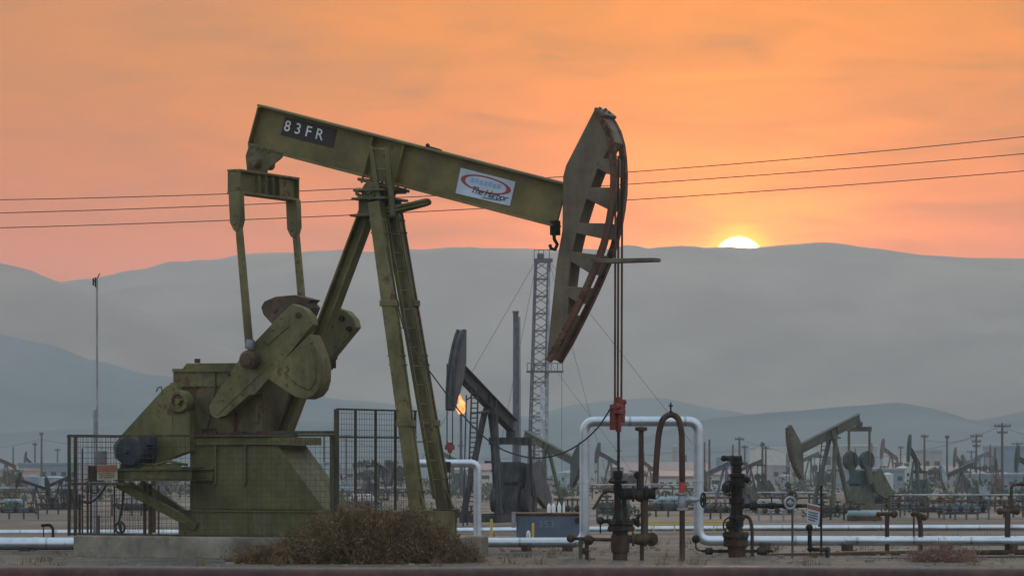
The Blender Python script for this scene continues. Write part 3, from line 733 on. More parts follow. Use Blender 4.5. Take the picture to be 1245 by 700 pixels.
# ------------------------------------------------------------------ wellhead of the main unit
YW = OY - WU * sA
XW = OX + WU * cA
def vlathe(mb, px, Y, prof, k=18):   # prof: (photo y, radius px) from bottom to top
    y0 = prof[0][0]; p = W(px, y0, Y)
    return mb.lathe(p, (0, 0, 1), [(S(y0 - y, Y), S(r, Y)) for y, r in prof], k)
def hlathe(mb, px0, py, Y, prof, k=16, axis=(1, 0, 0)):
    return mb.lathe(W(px0, py, Y), axis, [(S(x - px0, Y), S(r, Y)) for x, r in prof], k)
def base(px, Y): 
    p = W(px, 600, Y); return (p.x, Y, gz(Y))
def gy(Y): return HY + (CAMZ - gz(Y)) / Y * F + 1.5
Y = YW; g = gy(Y)
WH = thing('wellhead', 'black oily wellhead under the red rod clamp of the big pumpjack', 'wellhead', base(754, Y))
b = MB(); vlathe(b, 754, Y, [(g, 9), (672, 9), (671, 10.5), (664, 11.5), (650, 11), (649, 9.5), (645, 9.5)])
WP = lambda n, m, mt=BLACKIRON, p=None, l=None: part(n, m, mt, p or WH, False, 0, l)
WP('casing_head', b, BROWNPIPE)
b = MB(); vlathe(b, 755, Y, [(645, 14), (644.5, 17), (639.5, 16), (639, 13), (637.5, 13), (637, 16.5), (632, 16.5), (631.5, 11), (628, 10), (620, 8), (616, 6)])
b.bolts(W(755, 638, Y), (0, 0, 1), S(14, Y), S(1.3, Y), 12, S(8, Y)); WP('tubing_flange', b)
b = MB(); vlathe(b, 751, Y, [(620, 5), (612, 4.2), (600, 4.2), (599, 5.5), (590, 5.5), (588, 4), (587, 11.5), (584, 12), (583.5, 4.5), (580, 6), (573, 6), (571, 4)]); b.cyl(W(759, 620, Y), W(759, 603, Y), S(3.2, Y))
b.tube([W(741, 584, Y), W(746, 580, Y), W(750, 581, Y)], S(1.4, Y), 6); WP('stuffing_box', b)
b = MB(); hlathe(b, 752, 600, Y, [(752, 5), (756, 7), (768, 7), (768.5, 9.5), (771, 9.5), (771.5, 6.5), (778, 7.5), (784, 7.5), (785, 9.5), (788, 9.5), (788.5, 6), (794, 6.5), (797, 7)]); b.ball(W(779, 601, Y), S(9, Y)); WP('flow_tee', b, BLACKIRON)
b = MB(); b.cyl(W(775, 594, Y), W(775, 580, Y), S(1, Y), k=8); b.lathe(W(775, 577.5, Y) + Vector((0, .05, 0)), (0, -1, 0), [(0, S(4.5, Y)), (.06, S(4.7, Y)), (.07, S(4, Y))]); WP('gauge', b)
b = MB(); b.tube(fillet([W(749, 598, Y), W(737, 596.5, Y), W(732, 601, Y), W(721, 619, Y)], .06), S(1.7, Y), 8); b.ball(W(736, 597, Y), S(3.4, Y)); WP('lever', b, BROWNPIPE)
b = MB(); b.ball(W(730, 632.5, Y), S(5, Y)); b.cyl(W(730, 633, Y), W(742, 633, Y), S(2.4, Y)); b.cyl(W(730, 636, Y), W(730, 648, Y), S(1.1, Y), k=6); WP('side_valve', b)
b = MB(); b.cyl(W(768, 631, Y), W(778, 639, Y), S(3, Y)); b.ball(W(774, 633, Y), S(4, Y)); b.cyl(W(774, 633, Y), W(777, 625, Y), S(2.4, Y)); WP('side_valve', b)
b = MB(); hlathe(b, 764, 655, Y, [(764, 5), (768, 5), (768.5, 8.5), (771, 8.5), (771.5, 6), (776, 7), (782, 7), (783, 8.5), (786, 8.5), (786.5, 5), (790, 5)])
b.lathe(W(789.5, 655, Y) + Vector((0, .1, 0)), (.3, -1, 0), [(0, S(7, Y)), (.08, S(8.5, Y)), (.12, S(8.5, Y)), (.13, S(4, Y)), (.2, S(3, Y))]); WP('casing_valve', b, BROWNPIPE)
b = MB(); b.cyl(W(695, 654, Y), W(748, 656, Y), S(2.1, Y), k=10); b.ball(W(694, 654, Y), S(5.2, Y)); b.ball(W(716, 656, Y), S(6.2, Y)); b.cyl(W(713.5, 656, Y), W(713.5, g, Y), S(2.6, Y), k=10); b.ball(W(712, 669, Y), S(4.6, Y)); WP('bleed_line', b, BROWNPIPE)
b = MB(); b.cyl(W(706, 655, Y), W(706, g, Y), S(2.5, Y), k=10); WP('drain_pipe', b, GREENPIPE)
b = MB(); vlathe(b, 779.5, Y, [(596, 3.4), (524, 3.2), (523, 7.5), (519, 7.5), (518.5, 4)]); WP('riser', b, BROWNPIPE)
b = MB(); vlathe(b, 783.5, Y, [(652, 4.6), (640, 4.6), (620, 4.6), (604, 4.8)]); vlathe(b, 780.5, Y, [(g, 2.6), (655, 2.6)], 10); WP('downcomer', b, BROWNPIPE)

GN = thing('gooseneck_pipe', 'tall brown gooseneck pipe with a red band and silver handwheel valve', 'pipe', base(829, Y))
b = MB(); b.tube(fillet([W(796.5, 594, Y), W(798, 560, Y), W(801, 525, Y), W(806, 508, Y), W(816, 502.5, Y), W(825, 508, Y), W(829, 525, Y), W(829.5, 601, Y)], .14, 5), S(3.7, Y), 12)
part('gooseneck', b, BROWNPIPE, GN)
b = MB(); vlathe(b, 829.4, Y, [(598, 4), (586, 4)], 12); part('red_band', b, REDBAND, GN)
b = MB(); vlathe(b, 815.5, Y, [(503, 2.4), (500, 2.4), (499, 1), (489, 1)], 8); b.cyl(W(813, 493, Y), W(818, 493, Y), S(1, Y), k=6); part('vent_stem', b, BLACKIRON, GN)
b = MB(); b.lathe(W(797, 592, Y), (0, 0, 1), [(0, S(5.5, Y)), (S(2, Y), S(6, Y)), (S(4, Y), S(6, Y)), (S(5, Y), S(4, Y))]); b.ring(W(797, 600, Y), (0, 1, 0), S(5.5, Y), S(1, Y)); part('flange', b, GALV, GN)
b = MB(); vlathe(b, 829.4, Y, [(g, 3.4), (619, 3.4)], 12); part('standpipe', b, BROWNPIPE, GN)
b = MB(); vlathe(b, 829.4, Y, [(620, 6.6), (617.5, 6.6), (617, 4.5), (614, 5.5), (604, 5.5), (601.5, 4.5), (601, 6.6), (598.5, 6.6)]); hlathe(b, 833, 607.5, Y, [(833, 4.5), (838, 4.5), (839, 3), (844, 2.6), (844.5, 3.4), (847, 3.4), (848, 1.6), (856, 1.2)]); VB = part('valve', b, GALV, GN)
b = MB(); b.wheel(W(855, 607.5, Y), (1, -.45, 0), S(8.5, Y), S(1.1, Y)); part('handwheel', b, BLACKIRON, VB)

# second wellhead
Y = 60.0; g = gy(Y)
W2 = thing('wellhead', 'rusty wellhead with two handwheels and flow line, left of the tilted white sign', 'wellhead', base(895, Y))
q = lambda n, m, mt=BLACKIRON, p=None: part(n, m, mt, p or W2)
b = MB(); vlathe(b, 896, Y, [(g, 10), (666, 11.5), (664, 12)]); q('cellar_pipe', b, BROWNPIPE)
b = MB(); vlathe(b, 894.5, Y, [(664, 13), (663, 15), (657, 15), (656, 13), (653, 13), (652.5, 16), (647, 16), (646.5, 9), (640, 8), (628, 6)]); b.bolts(W(894.5, 655, Y), (0, 0, 1), S(14, Y), S(1.2, Y), 12, S(9, Y)); q('casing_head', b, DARKRUST)
b = MB(); vlathe(b, 896, Y, [(640, 8), (632, 8), (631, 10), (627, 10), (626, 7), (612, 7.5), (611, 9.5), (605, 9.5), (604, 7), (592, 7), (591, 10), (588, 10), (587, 8.5), (580, 8.5), (579, 10), (576, 10), (575, 6), (566, 5.5), (565, 8), (562, 8), (561, 6), (556, 6.5), (554, 5)]); b.box(W(888, 562, Y) + Vector((0, -.05, 0)), W(901, 554, Y) + Vector((0, .1, 0))); b.ball(W(890, 556, Y), S(3, Y)); b.cyl(W(880, 557, Y), W(902, 557, Y), S(3.2, Y)); b.ball(W(880, 557, Y), S(3.8, Y)); b.cyl(W(893, 583, Y), W(908, 583, Y), S(3.2, Y)); b.ball(W(908, 583, Y), S(4, Y)); b.bolts(W(896, 589.5, Y), (0, 0, 1), S(8.6, Y), S(1, Y), 8, S(3, Y)); b.bolts(W(896, 629, Y), (0, 0, 1), S(8.6, Y), S(1, Y), 8, S(3.4, Y)); q('tree_column', b, BLACKIRON)
for (x, y, r, ax) in ((886, 593, 8.5, (.25, -1, 0)), (888, 638, 10, (.35, -1, 0))):
    b = MB(); c = W(x, y, Y); b.wheel(c + Vector((0, -.16, 0)), ax, S(r, Y), S(1.1, Y)); q('handwheel', b)
b = MB(); b.ball(W(888, 638, Y), S(6, Y)); b.cyl(W(888, 638, Y) + Vector((0, -.16, 0)), W(888, 638, Y), S(2, Y)); q('gate_valve', b, DARKRUST)
b = MB(); b.cyl(W(884, 593, Y), W(896, 593, Y), S(4, Y)); b.cyl(W(886, 593, Y) + Vector((0, -.14, 0)), W(886, 593, Y), S(2, Y)); b.ball(W(884, 593, Y), S(6, Y)); q('gate_valve', b, DARKRUST)
b = MB(); hlathe(b, 900, 614.5, Y, [(900, 4), (908, 3), (911, 3), (911.5, 5.5), (920, 5.5), (920.5, 2.6), (934, 2.6), (935, 4), (941, 4), (942, 2.6), (952, 2.6), (953, 4), (957, 4), (957.5, 2.4), (981, 2.4)], 12); b.cyl(W(938, 612, Y), W(938, 603, Y), S(1, Y), k=6); q('flow_line', b, BLACKIRON)
b = MB(); b.ring(W(960, 611, Y) + Vector((0, -.1, 0)), (.4, -1, 0), S(7, Y), S(1.6, Y)); b.ball(W(961, 612, Y), S(4.2, Y)); b.tube([W(956, 616, Y), W(954.5, 626, Y)], S(2, Y), 8); q('gauge', b, GALV)
b = MB(); b.tube(fillet([W(902, 627, Y), W(911, 628, Y), W(914.5, 640, Y), W(914.5, 676, Y)], .12), S(2.1, Y), 8); q('side_loop', b, DARKRUST)
b = MB(); hlathe(b, 853, 669.5, Y, [(853, 1.6), (857, 1.6), (858, 4.2), (866, 4.2), (867, 2), (886, 2)], 10); b.ball(W(846, 655, Y), S(5, Y)); b.tube(fillet([W(846, 655, Y), W(846, 668, Y), W(856, 669.5, Y)], .06), S(1.1, Y), 6); q('casing_valve', b, BLACKIRON)
b = MB(); hlathe(b, 905, 669.5, Y, [(905, 2), (920, 2), (921, 4.5), (932, 4), (933, 2.2), (940, 1)], 10); q('casing_valve', b, BLACKIRON)
b = MB(); b.cyl(W(963.5, g, Y), W(963.5, 600, Y), S(1.4, Y), k=8); b.ball(W(962, 598, Y), S(3.3, Y)); b.cyl(W(958, 601, Y), W(968, 598, Y), S(1.6, Y), k=8); b.cyl(W(962, 598, Y), W(960, 590, Y), S(1, Y), k=6); solo('sampling_post', b, BROWN, 'thin post with a small reddish valve on top beside the flow line', 'post')

# signs and risers to the right
Y = 61.0; g = gy(Y)
SP = thing('warning_sign', 'tilted white placard on a thin dark post by the Z shaped pipe', 'sign', base(998, Y))
sq = [W(982, 611, Y), W(997.5, 614.5, Y), W(996, 637.5, Y), W(980.5, 633, Y)]
b = MB(); b.poly(sq, (0, .02, 0)); PB = part('placard', b, SIGNWHITE, SP)
b = MB(); b.poly([p + Vector((0, -.004, 0)) for p in (sq[0].lerp(sq[3], .08), sq[1].lerp(sq[2], .08), sq[1].lerp(sq[2], .3), sq[0].lerp(sq[3], .3))], (0, -.003, 0)); part('red_header', b, SIGNRED, PB)
b = MB()
for t in (.42, .56, .7, .84):
    b.poly([sq[0].lerp(sq[1], s).lerp(sq[3].lerp(sq[2], s), tt) + Vector((0, -.004, 0)) for s, tt in ((.1, t), (.85 - .2 * (t > .8), t), (.85 - .2 * (t > .8), t + .07), (.1, t + .07))], (0, -.003, 0))
part('sign_lines', b, SIGNTEXT, PB)
b = MB(); b.cyl(W(998.5, g, Y), W(998.5, 590, Y), S(1.3, Y), k=8); b.box(W(995, 640, Y) + Vector((0, .03, 0)), W(999, 612, Y) + Vector((0, .05, 0))); part('post', b, BLACKIRON, SP)
def pipe_thing(name, label, cat, paths, mat, Y, balls=(), extra=None, group=None):
    b = MB()
    for pts, r in paths: b.tube(fillet([W(x, y, Y) for x, y in pts], S(6, Y), 4), S(r, Y), 10)
    for x, y, r in balls: b.ball(W(x, y, Y), S(r, Y))
    return solo(name, b, mat, label, cat, group)
g = gy(60)
pipe_thing('riser_pipe', 'black Z shaped pipe stepping down below the tilted placard', 'pipe', [([(984.5, 638), (984.5, 667.5), (1006, 667.5), (1006, g)], 2.6), ([(980, 641), (988, 641)], 2.4)], BLACKIRON, 60, [(984, 641, 4.4), (985, 667, 3.6), (1006, 667.5, 3.6)])
g = gy(62)
pipe_thing('riser_pipe', 'dark T shaped riser, first one right of the tilted placard', 'pipe', [([(1066, 624.5), (1089, 624.5)], 2.4), ([(1078.5, 624), (1078.5, g)], 2.7)], DARKRUST, 62, [(1087, 624.5, 4.6), (1068, 625, 3.2)])
pipe_thing('riser_pipe', 'dark hooked riser with a thin side tube, between two T shaped risers', 'pipe', [([(1109, 624), (1117, 624), (1119.5, 640), (1119, g)], 3.0), ([(1111, 626), (1111, 652)], 1.1), ([(1117, 625), (1125, 628)], 2.6)], DARKRUST, 62, [(1124, 629, 3.6), (1110, 625, 2.8)])
pipe_thing('riser_pipe', 'rusty T shaped riser with a black elbow pipe at the right edge', 'pipe', [([(1213, 621), (1238, 621)], 2.8), ([(1225, 621), (1225, g)], 3.6), ([(1229.5, 620), (1229.5, 588.5), (1275, 588.5)], 1.9)], BROWNPIPE, 62, [(1216, 621, 4.6), (1236, 621, 4.6)])
pipe_thing('riser_pipe', 'small black elbow pipe standing beside the silver pipe at the left edge', 'pipe', [([(50, 638.5), (61, 637.5), (64.5, 642), (64.5, 656)], 1.8), ([(53, 639), (53, 656)], .7)], BLACKIRON, 65)

# ------------------------------------------------------------------ silver pipelines
def silver_run(name, label, pts, r, Y, rad, group=None):
    b = MB(); P = fillet([W(x, y, Y) if len((x, y)) == 2 else 0 for x, y in pts], rad, 8)
    Q = [P[0]]
    for p, n in zip(P, P[1:]): Q.append(n)
    b.tube(Q, S(r, Y), 16)
    R_ = S(r, Y)
    for p, n in zip(pts, pts[1:]):
        A_, B_ = W(p[0], p[1], Y), W(n[0], n[1], Y); ln = (B_ - A_).length; d = (B_ - A_) / ln; k = int(ln / 1.15)
        for i in range(1, k + 1):
            c = A_ + d * (rad * 1.05 + (ln - 2.1 * rad) * (i - .5) / k if k > 1 else ln * .5); b.lathe(c - d * .025, d, [(0, R_ * 1.01), (.004, R_ * 1.06), (.046, R_ * 1.06), (.05, R_ * 1.01)], 16)
    for x, y in pts[1:-1]:
        pass
    return solo(name, b, SILVER, label, 'pipeline', group)
silver_run('pipeline', 'silver jacketed pipeline rising in a tall square loop behind the wellhead', [(585, 659), (710.5, 659), (710.5, 512), (849.5, 512), (849.5, 657), (1750, 657)], 6, 64, .2)
silver_run('pipeline', 'thick silver pipe ending at the left side of the concrete pad', [(-520, 660.5), (100, 660.5)], 7.6, 64.2, .2)
silver_run('pipeline', 'short silver pipe arch behind the ladder legs', [(503, 655), (503, 563), (580.5, 563), (580.5, 655)], 4.8, 69, .14)
b = MB(); b.tube([W(-520, 648, 98), W(300, 647, 100), W(900, 641.5, 106), W(1750, 640, 108)], S(3.6, 104), 12)
solo('pipeline', b, SILVER, 'thin silver pipeline crossing the field behind the tall loop', 'pipeline')
b = MB(); b.tube([W(1027, 656.5, 61.8), W(1750, 658, 61.8)], S(4.6, 61.8), 14)
solo('pipeline', b, SILVER, 'pale silver pipe lying in front of the others at the right edge', 'pipeline')
b = MB(); b.box(W(538, 574, 61) + Vector((0, -.05, 0)), W(548, 561, 61) + Vector((0, .1, 0)))
part('junction_box', b, DARKRUST, MAIN)
for i, (x, y, Yy) in enumerate(((30, 668, 64.2), (640, 665, 64), (690, 665, 64), (930, 663, 64), (1030, 663, 64), (1150, 663, 64), (1230, 663, 64))):
    b = MB(); p = W(x, y, Yy); b.box((p.x - .09, Yy - .14, gz(Yy) - .12), (p.x + .09, Yy + .14, p.z + .015)); b.box((p.x - .14, Yy - .18, gz(Yy) - .12), (p.x + .14, Yy + .18, gz(Yy) - .02))
    solo('pipe_support', b, DARKRUST, ['low block under the thick silver pipe at the left edge', 'low block under the silver pipe left of the square loop, nearer the pad', 'low block under the silver pipe at the foot of the square loop', 'low block under the silver pipes right of the second wellhead', 'low block under the silver pipes right of the placard', 'low block under the silver pipes behind the reddish shrub', 'low block under the silver pipes beside the rusty T riser'][i], 'pipe support', 'blocks under the silver pipes', bevel=.01)
b = MB(); b.tube([W(560, 681, 59), W(700, 681.5, 58.9), W(900, 682.5, 58.9), W(1300, 676, 60)], S(1.8, 59), 8)
solo('flow_line', b, DARKRUST, 'thin rusty flow line lying on the dirt by the wellheads', 'pipe')
b = MB(); b.tube([W(925, 676, 61.2), W(1100, 672, 61.6), W(1600, 668, 62.5)], S(3.2, 61), 10)
solo('flow_line', b, DARKRUST, 'thick rusty flow line lying below the right silver pipes', 'pipe')

# ------------------------------------------------------------------ blue tank and small things in front of the second unit
Y = 84.0; zt = gz(Y)
TK = thing('tank', 'blue grey steel containment tank with faint number 253', 'tank', base(668, Y))
x0, x1 = W(628, 640, Y).x, W(709, 640, Y).x; zt1 = W(640, 626, Y).z
b = MB(); b.box((x0, Y, zt - .1), (x1, Y + 1.3, zt1)); TKB = part('shell', b, TANKBLUE, TK, False, .02)
b = MB(); b.box((x0 - .04, Y - .04, zt1 + .002), (x1 + .04, Y + 1.34, zt1 + .05)); part('rim', b, DARKRUST, TK, False, .01)
b = MB(); text_into(b, '253', W(664.5, 637, Y) + Vector((0, -.006, 0)), Vector((1, 0, 0)), Vector((0, 0, 1)), .22, .0, 1.2, 0, -.002); part('lettering', b, paint('faded_white_lettering', (.2, .235, .27), rust=.2), TKB)
b = MB(); b.lathe(W(702, 632, Y), (0, -1, 0), [(-.01, S(3.2, Y)), (.08, S(3.2, Y)), (.1, S(2, Y))]); part('port', b, BLACKIRON, TKB)
b = MB(); b.box((W(622, 630, Y).x, Y - .1, W(640, 641, Y).z), (W(627, 630, Y).x, Y + .2, W(640, 622, Y).z)); part('side_box', b, GALV, TK)
for x, w, yy in ((667.5, 2.4, 611), (673, 2.6, 611), (680, 2.4, 610), (685.5, 1.5, 609)):
    b = MB(); vlathe(b, x, Y + .6, [(621.5, w), (613.5, w), (612, w * .7), (yy, w * .35), (yy - 1, w * .35)], 10)
    zb = min(v.z for v in b.v); b.v = [v + Vector((0, 0, zt1 + .052 - zb)) for v in b.v]
    j = solo('jug', b, WHITE, {667.5: 'white jug on the blue tank, leftmost of the four', 673: 'widest white jug on the blue tank, second from the left', 680: 'white jug on the blue tank, third from the left', 685.5: 'narrow white bottle on the blue tank, rightmost of the four'}[x], 'jug', 'white jugs on the tank')
for x, y0, y1, Yy, lab in ((597.5, 632, 654, 82, 'yellow marker post left of the blue tank'), (648, 637, 652, 81, 'yellow marker post in front of the blue tank')):
    b = MB(); b.cyl(W(x, y0, Yy), (W(x, y0, Yy).x, Yy, gz(Yy) - .05), S(1.6, Yy), k=10); b.ball(W(x, y0, Yy), S(1.6, Yy)); solo('marker_post', b, YELLOW, lab, 'marker post')
b = MB(); vlathe(b, 642.5, 82, [(654, 2.6), (648, 2.6), (646, 2), (644.5, 1)], 10); solo('bucket', b, WHITE, 'small white canister on the ground before the blue tank', 'canister')
HR = thing('handrail', 'low yellow handrail in the field behind the gooseneck pipe', 'handrail', base(830, 100))
for y in (633.5, 638):
    b = MB(); b.tube([W(770, y, 100), W(885, y, 100)], S(.8, 100), 6); part('rail', b, YELLOW, HR)
for x in (772, 795, 820, 845, 868, 884):
    b = MB(); b.cyl(W(x, 633, 100), (W(x, 633, 100).x, 100, gz(100) - .1), S(.8, 100), k=6); part('post', b, YELLOW, HR)

# load cell cable
b = MB(); pts = [L3(470, 300, -.6), L3(490, 400, -.62)]; pts = [PADM @ p for p in pts]
pts += [W(505, 428, 59.0), W(515, 441, 58.9), W(537, 471, 58.7), W(558, 499, 58.6), W(578, 522, 58.5), W(608, 547, 58.4), (W(648, 558, 58.3)), W(681, 553, 58.2), W(708, 538, 58.1), W(728, 519, 58.05), W(740, 500, 58.0), W(742, 496, 58.0), W(746, 498, 58.1)]
b.tube(fillet(pts, .3, 3), S(.95, 58), 6); solo('cable', b, CABLE, 'black cable sagging from the ladder legs to the red rod clamp', 'cable')

# overhead wires
for i, (c0, c1, c2) in enumerate(((243, .016, 3.66e-5), (259, .0263, 2.53e-5), (277, .0262, 2.35e-5))):
    b = MB(); Yl = 95
    b.tube([W(x, c0 - c1 * x - c2 * x * x, Yl) for x in range(-600, 2000, 65)], .0115, 5)
    solo('power_line', b, WIRE, ['topmost overhead wire crossing behind the walking beam', 'middle overhead wire crossing behind the walking beam', 'lowest overhead wire crossing behind the walking beam'][i], 'power line', 'overhead wires behind the big pumpjack')

# antenna pole
Y = 67.0
AN = thing('antenna_pole', 'slender metal pole with a small antenna on top beside the mesh fence', 'antenna', base(117, Y))
b = MB(); b.cyl(W(118, 338, Y), (W(118, 338, Y).x, Y, gz(Y) - .1), S(1.3, Y), S(1.7, Y), 10); part('pole', b, GALV, AN)
b = MB(); b.cyl(W(115.3, 498, Y), (W(115.3, 500, Y).x, Y - .05, gz(Y) - .1), S(1.9, Y), k=10); b.cyl(W(113, 505, Y), W(120, 505, Y), S(1.4, Y), k=8); part('sleeve', b, GALV, AN)
b = MB(); b.tube([W(116, 344, Y), W(121, 332.5, Y)], S(.7, Y), 6); b.tube([W(113.5, 338, Y), W(113.5, 347, Y)], S(1.1, Y), 6); b.tube([W(113, 342, Y), W(119, 341, Y)], S(.8, Y), 6); b.tube([W(116, 337, Y), W(116, 349, Y)], S(.9, Y), 6); part('antenna', b, BLACKIRON, AN)

# ------------------------------------------------------------------ foreground rail
b = MB(); Yr = 17.0; p = W(0, 694.5, Yr); xs = [-4.5 + i * .5 for i in range(19)]
b.tube([(x, Yr, CAMZ - (688.5 - HY) / F * Yr - .075 + .004 * math.sin(x * 2.1)) for x in xs], .075, 20)
RAILM = paint('rusty_rail_paint', (.06, .02, .018), rust=.35, rough=.26, scale=3, rustcol=(.06, .035, .03), dustamt=.1)
RAILM.node_tree.nodes['Principled BSDF'].inputs['Specular IOR Level'].default_value = .22
solo('pipe_rail', b, RAILM, 'rusty red brown pipe rail running across the very front', 'rail')

# ------------------------------------------------------------------ bushes
def bush(name, label, cat, blobs, Y, n, mat, tw=(.12, .34), rad=.0045, leaves=2, seed=1, group=None, up=.25):
    rr = random.Random(seed); b = MB(); vs, fs = [], []
    # blobs: (px, py_top, half width px, depth m)
    wts = [w * max(6, 688 - yt) for _, yt, w, _ in blobs]
    for i in range(n):
        px, yt, hw, dp = rr.choices(blobs, wts)[0]
        zt = W(px, yt, Y).z; X0 = W(px, yt, Y).x; hw_ = S(hw, Y)
        th = rr.uniform(0, 2 * math.pi); ph = math.asin(rr.uniform(0, 1) ** .9); sh = (.3 + .7 * rr.random() ** .35)
        if noise.noise(Vector((X0 * 1.3 + math.cos(th) * math.cos(ph) * 3.1, math.sin(th) * 3, ph * 4 + seed * 3))) < -.12 and rr.random() < .75: continue
        lump = 1 + .34 * noise.noise(Vector((X0 + math.cos(th) * math.cos(ph) * 2.2, math.sin(th) * 2, ph * 2.5 + seed)))
        d = Vector((math.cos(th) * math.cos(ph) * hw_, math.sin(th) * math.cos(ph) * dp, math.sin(ph) * zt)) * sh * lump
        p = Vector((X0, Y, gz(Y) - .03)) + d
        dirn = Vector((d.x / hw_, d.y / dp, d.z / zt + up)).normalized() + Vector([rr.gauss(0, .55) for _ in range(3)])
        dirn.normalize(); ln = rr.uniform(*tw) * (1.7 if rr.random() < .06 else 1)
        cur = Vector([rr.gauss(0, .35) for _ in range(3)])
        q = [p + dirn * ln * t + cur * ln * t * t for t in (-.5, 0, .5)]
        side = dirn.cross(Vector((0, 0, 1))); side = side.normalized() if side.length > .01 else Vector((1, 0, 0)); s2 = dirn.cross(side)
        o = len(vs); r = rad * rr.uniform(.6, 1.4)
        for k, c in enumerate(q):
            rk = r * (1 - .4 * k)
            for t in (0, 2.094, 4.189): vs.append(c + (side * math.cos(t) + s2 * math.sin(t)) * rk)
        for k in (0, 1):
            for j in range(3): fs.append([o + k * 3 + j, o + k * 3 + (j + 1) % 3, o + k * 3 + 3 + (j + 1) % 3, o + k * 3 + 3 + j])
        for _ in range(leaves):
            t = rr.uniform(-.3, .5); c = p + dirn * ln * t + cur * ln * t * t
            a = Vector([rr.gauss(0, 1) for _ in range(3)]).normalized(); bb = a.cross(Vector([rr.gauss(0, 1) for _ in range(3)])).normalized()
            l = rr.uniform(.02, .05); o = len(vs)
            vs += [c, c + a * l + bb * l * .22, c + a * l * 1.6, c + a * l - bb * l * .22]; fs.append([o, o + 1, o + 2, o + 3])
    M = Matrix.Translation((W(blobs[0][0], 650, Y).x, Y, gz(Y)))
    inv = M.inverted()
    me = bpy.data.meshes.new(name); me.from_pydata([tuple(inv @ v) for v in vs], [], fs); me.materials.append(mat)
    o = bpy.data.objects.new(name, me); COL.objects.link(o); o.location = M.translation
    return props(o, label, cat, group)
G1 = 'dry bushes in front of the concrete pad'
bush('dry_bush', 'largest rounded dry brown bush in front of the olive pumpjack pad', 'bush', [(434, 612, 56, .9), (404, 624, 56, .9), (372, 646, 42, .8), (456, 620, 56, .9)], 57.0, 9000, DRYTWIG, seed=3, group=G1)
bush('dry_bush', 'dry brown bush under the ladder legs, right of the rounded one', 'bush', [(495, 617, 50, .8), (530, 638, 44, .8), (558, 660, 32, .7)], 57.3, 5600, DRYTWIG, seed=5, group=G1)
bush('dry_bush', 'low flat dry bush at the left foot of the rounded one', 'bush', [(330, 663, 46, .7), (302, 671, 24, .5), (355, 658, 34, .6)], 56.7, 3000, DRYTWIG, seed=8, group=G1)
bush('dry_shrub', 'small reddish dry shrub in front of the right silver pipes', 'shrub', [(1145, 664, 28, .35), (1120, 671, 18, .3), (1172, 669, 16, .3)], 57.0, 1500, REDTWIG, tw=(.15, .4), leaves=1, seed=11, up=1.2)
# pebbles
b = MB()
for i in range(900):
    x = rnd.uniform(-12, 12); y = rnd.uniform(53.5, 66); r = rnd.uniform(.012, .05); o = Vector((x, y, -.02))
    if rnd.random() < .15: r *= 1.7
    vs = [o + Vector((math.cos(t) * r * rnd.uniform(.7, 1.2), math.sin(t) * r * rnd.uniform(.7, 1.2), h)) for h in (-.02, r * .6) for t in (0, 1.3, 2.5, 3.8, 5.0)]
    b.add(vs, [[5, 6, 7, 8, 9]] + [[j, (j + 1) % 5, 5 + (j + 1) % 5, 5 + j] for j in range(5)])
solo('gravel', b, GRAVEL, None, None, None, 'stuff')

vs_, fs_ = [], []; rr = random.Random(5)
for i in range(260):
    y = rr.uniform(55.2, 80); x = rr.uniform(-1, 1) * .15 * y; n_ = rr.randint(8, 26); c0 = Vector((x, y, gz(y) - .03)); hh = rr.uniform(.05, .2)
    for k in range(n_):
        p = c0 + Vector((rr.gauss(0, .07), rr.gauss(0, .07), 0)); d = Vector((rr.gauss(0, .35), rr.gauss(0, .35), 1)).normalized() * hh * rr.uniform(.5, 1.3); w = Vector((rr.uniform(-1, 1), rr.uniform(-1, 1), 0)) * .008
        o = len(vs_); vs_ += [tuple(p - w), tuple(p + w), tuple(p + d)]; fs_.append([o, o + 1, o + 2])
me = bpy.data.meshes.new('dry_grass'); me.from_pydata(vs_, [], fs_); me.materials.append(DRYTWIG); o = bpy.data.objects.new('dry_grass', me); COL.objects.link(o); o['kind'] = 'stuff'
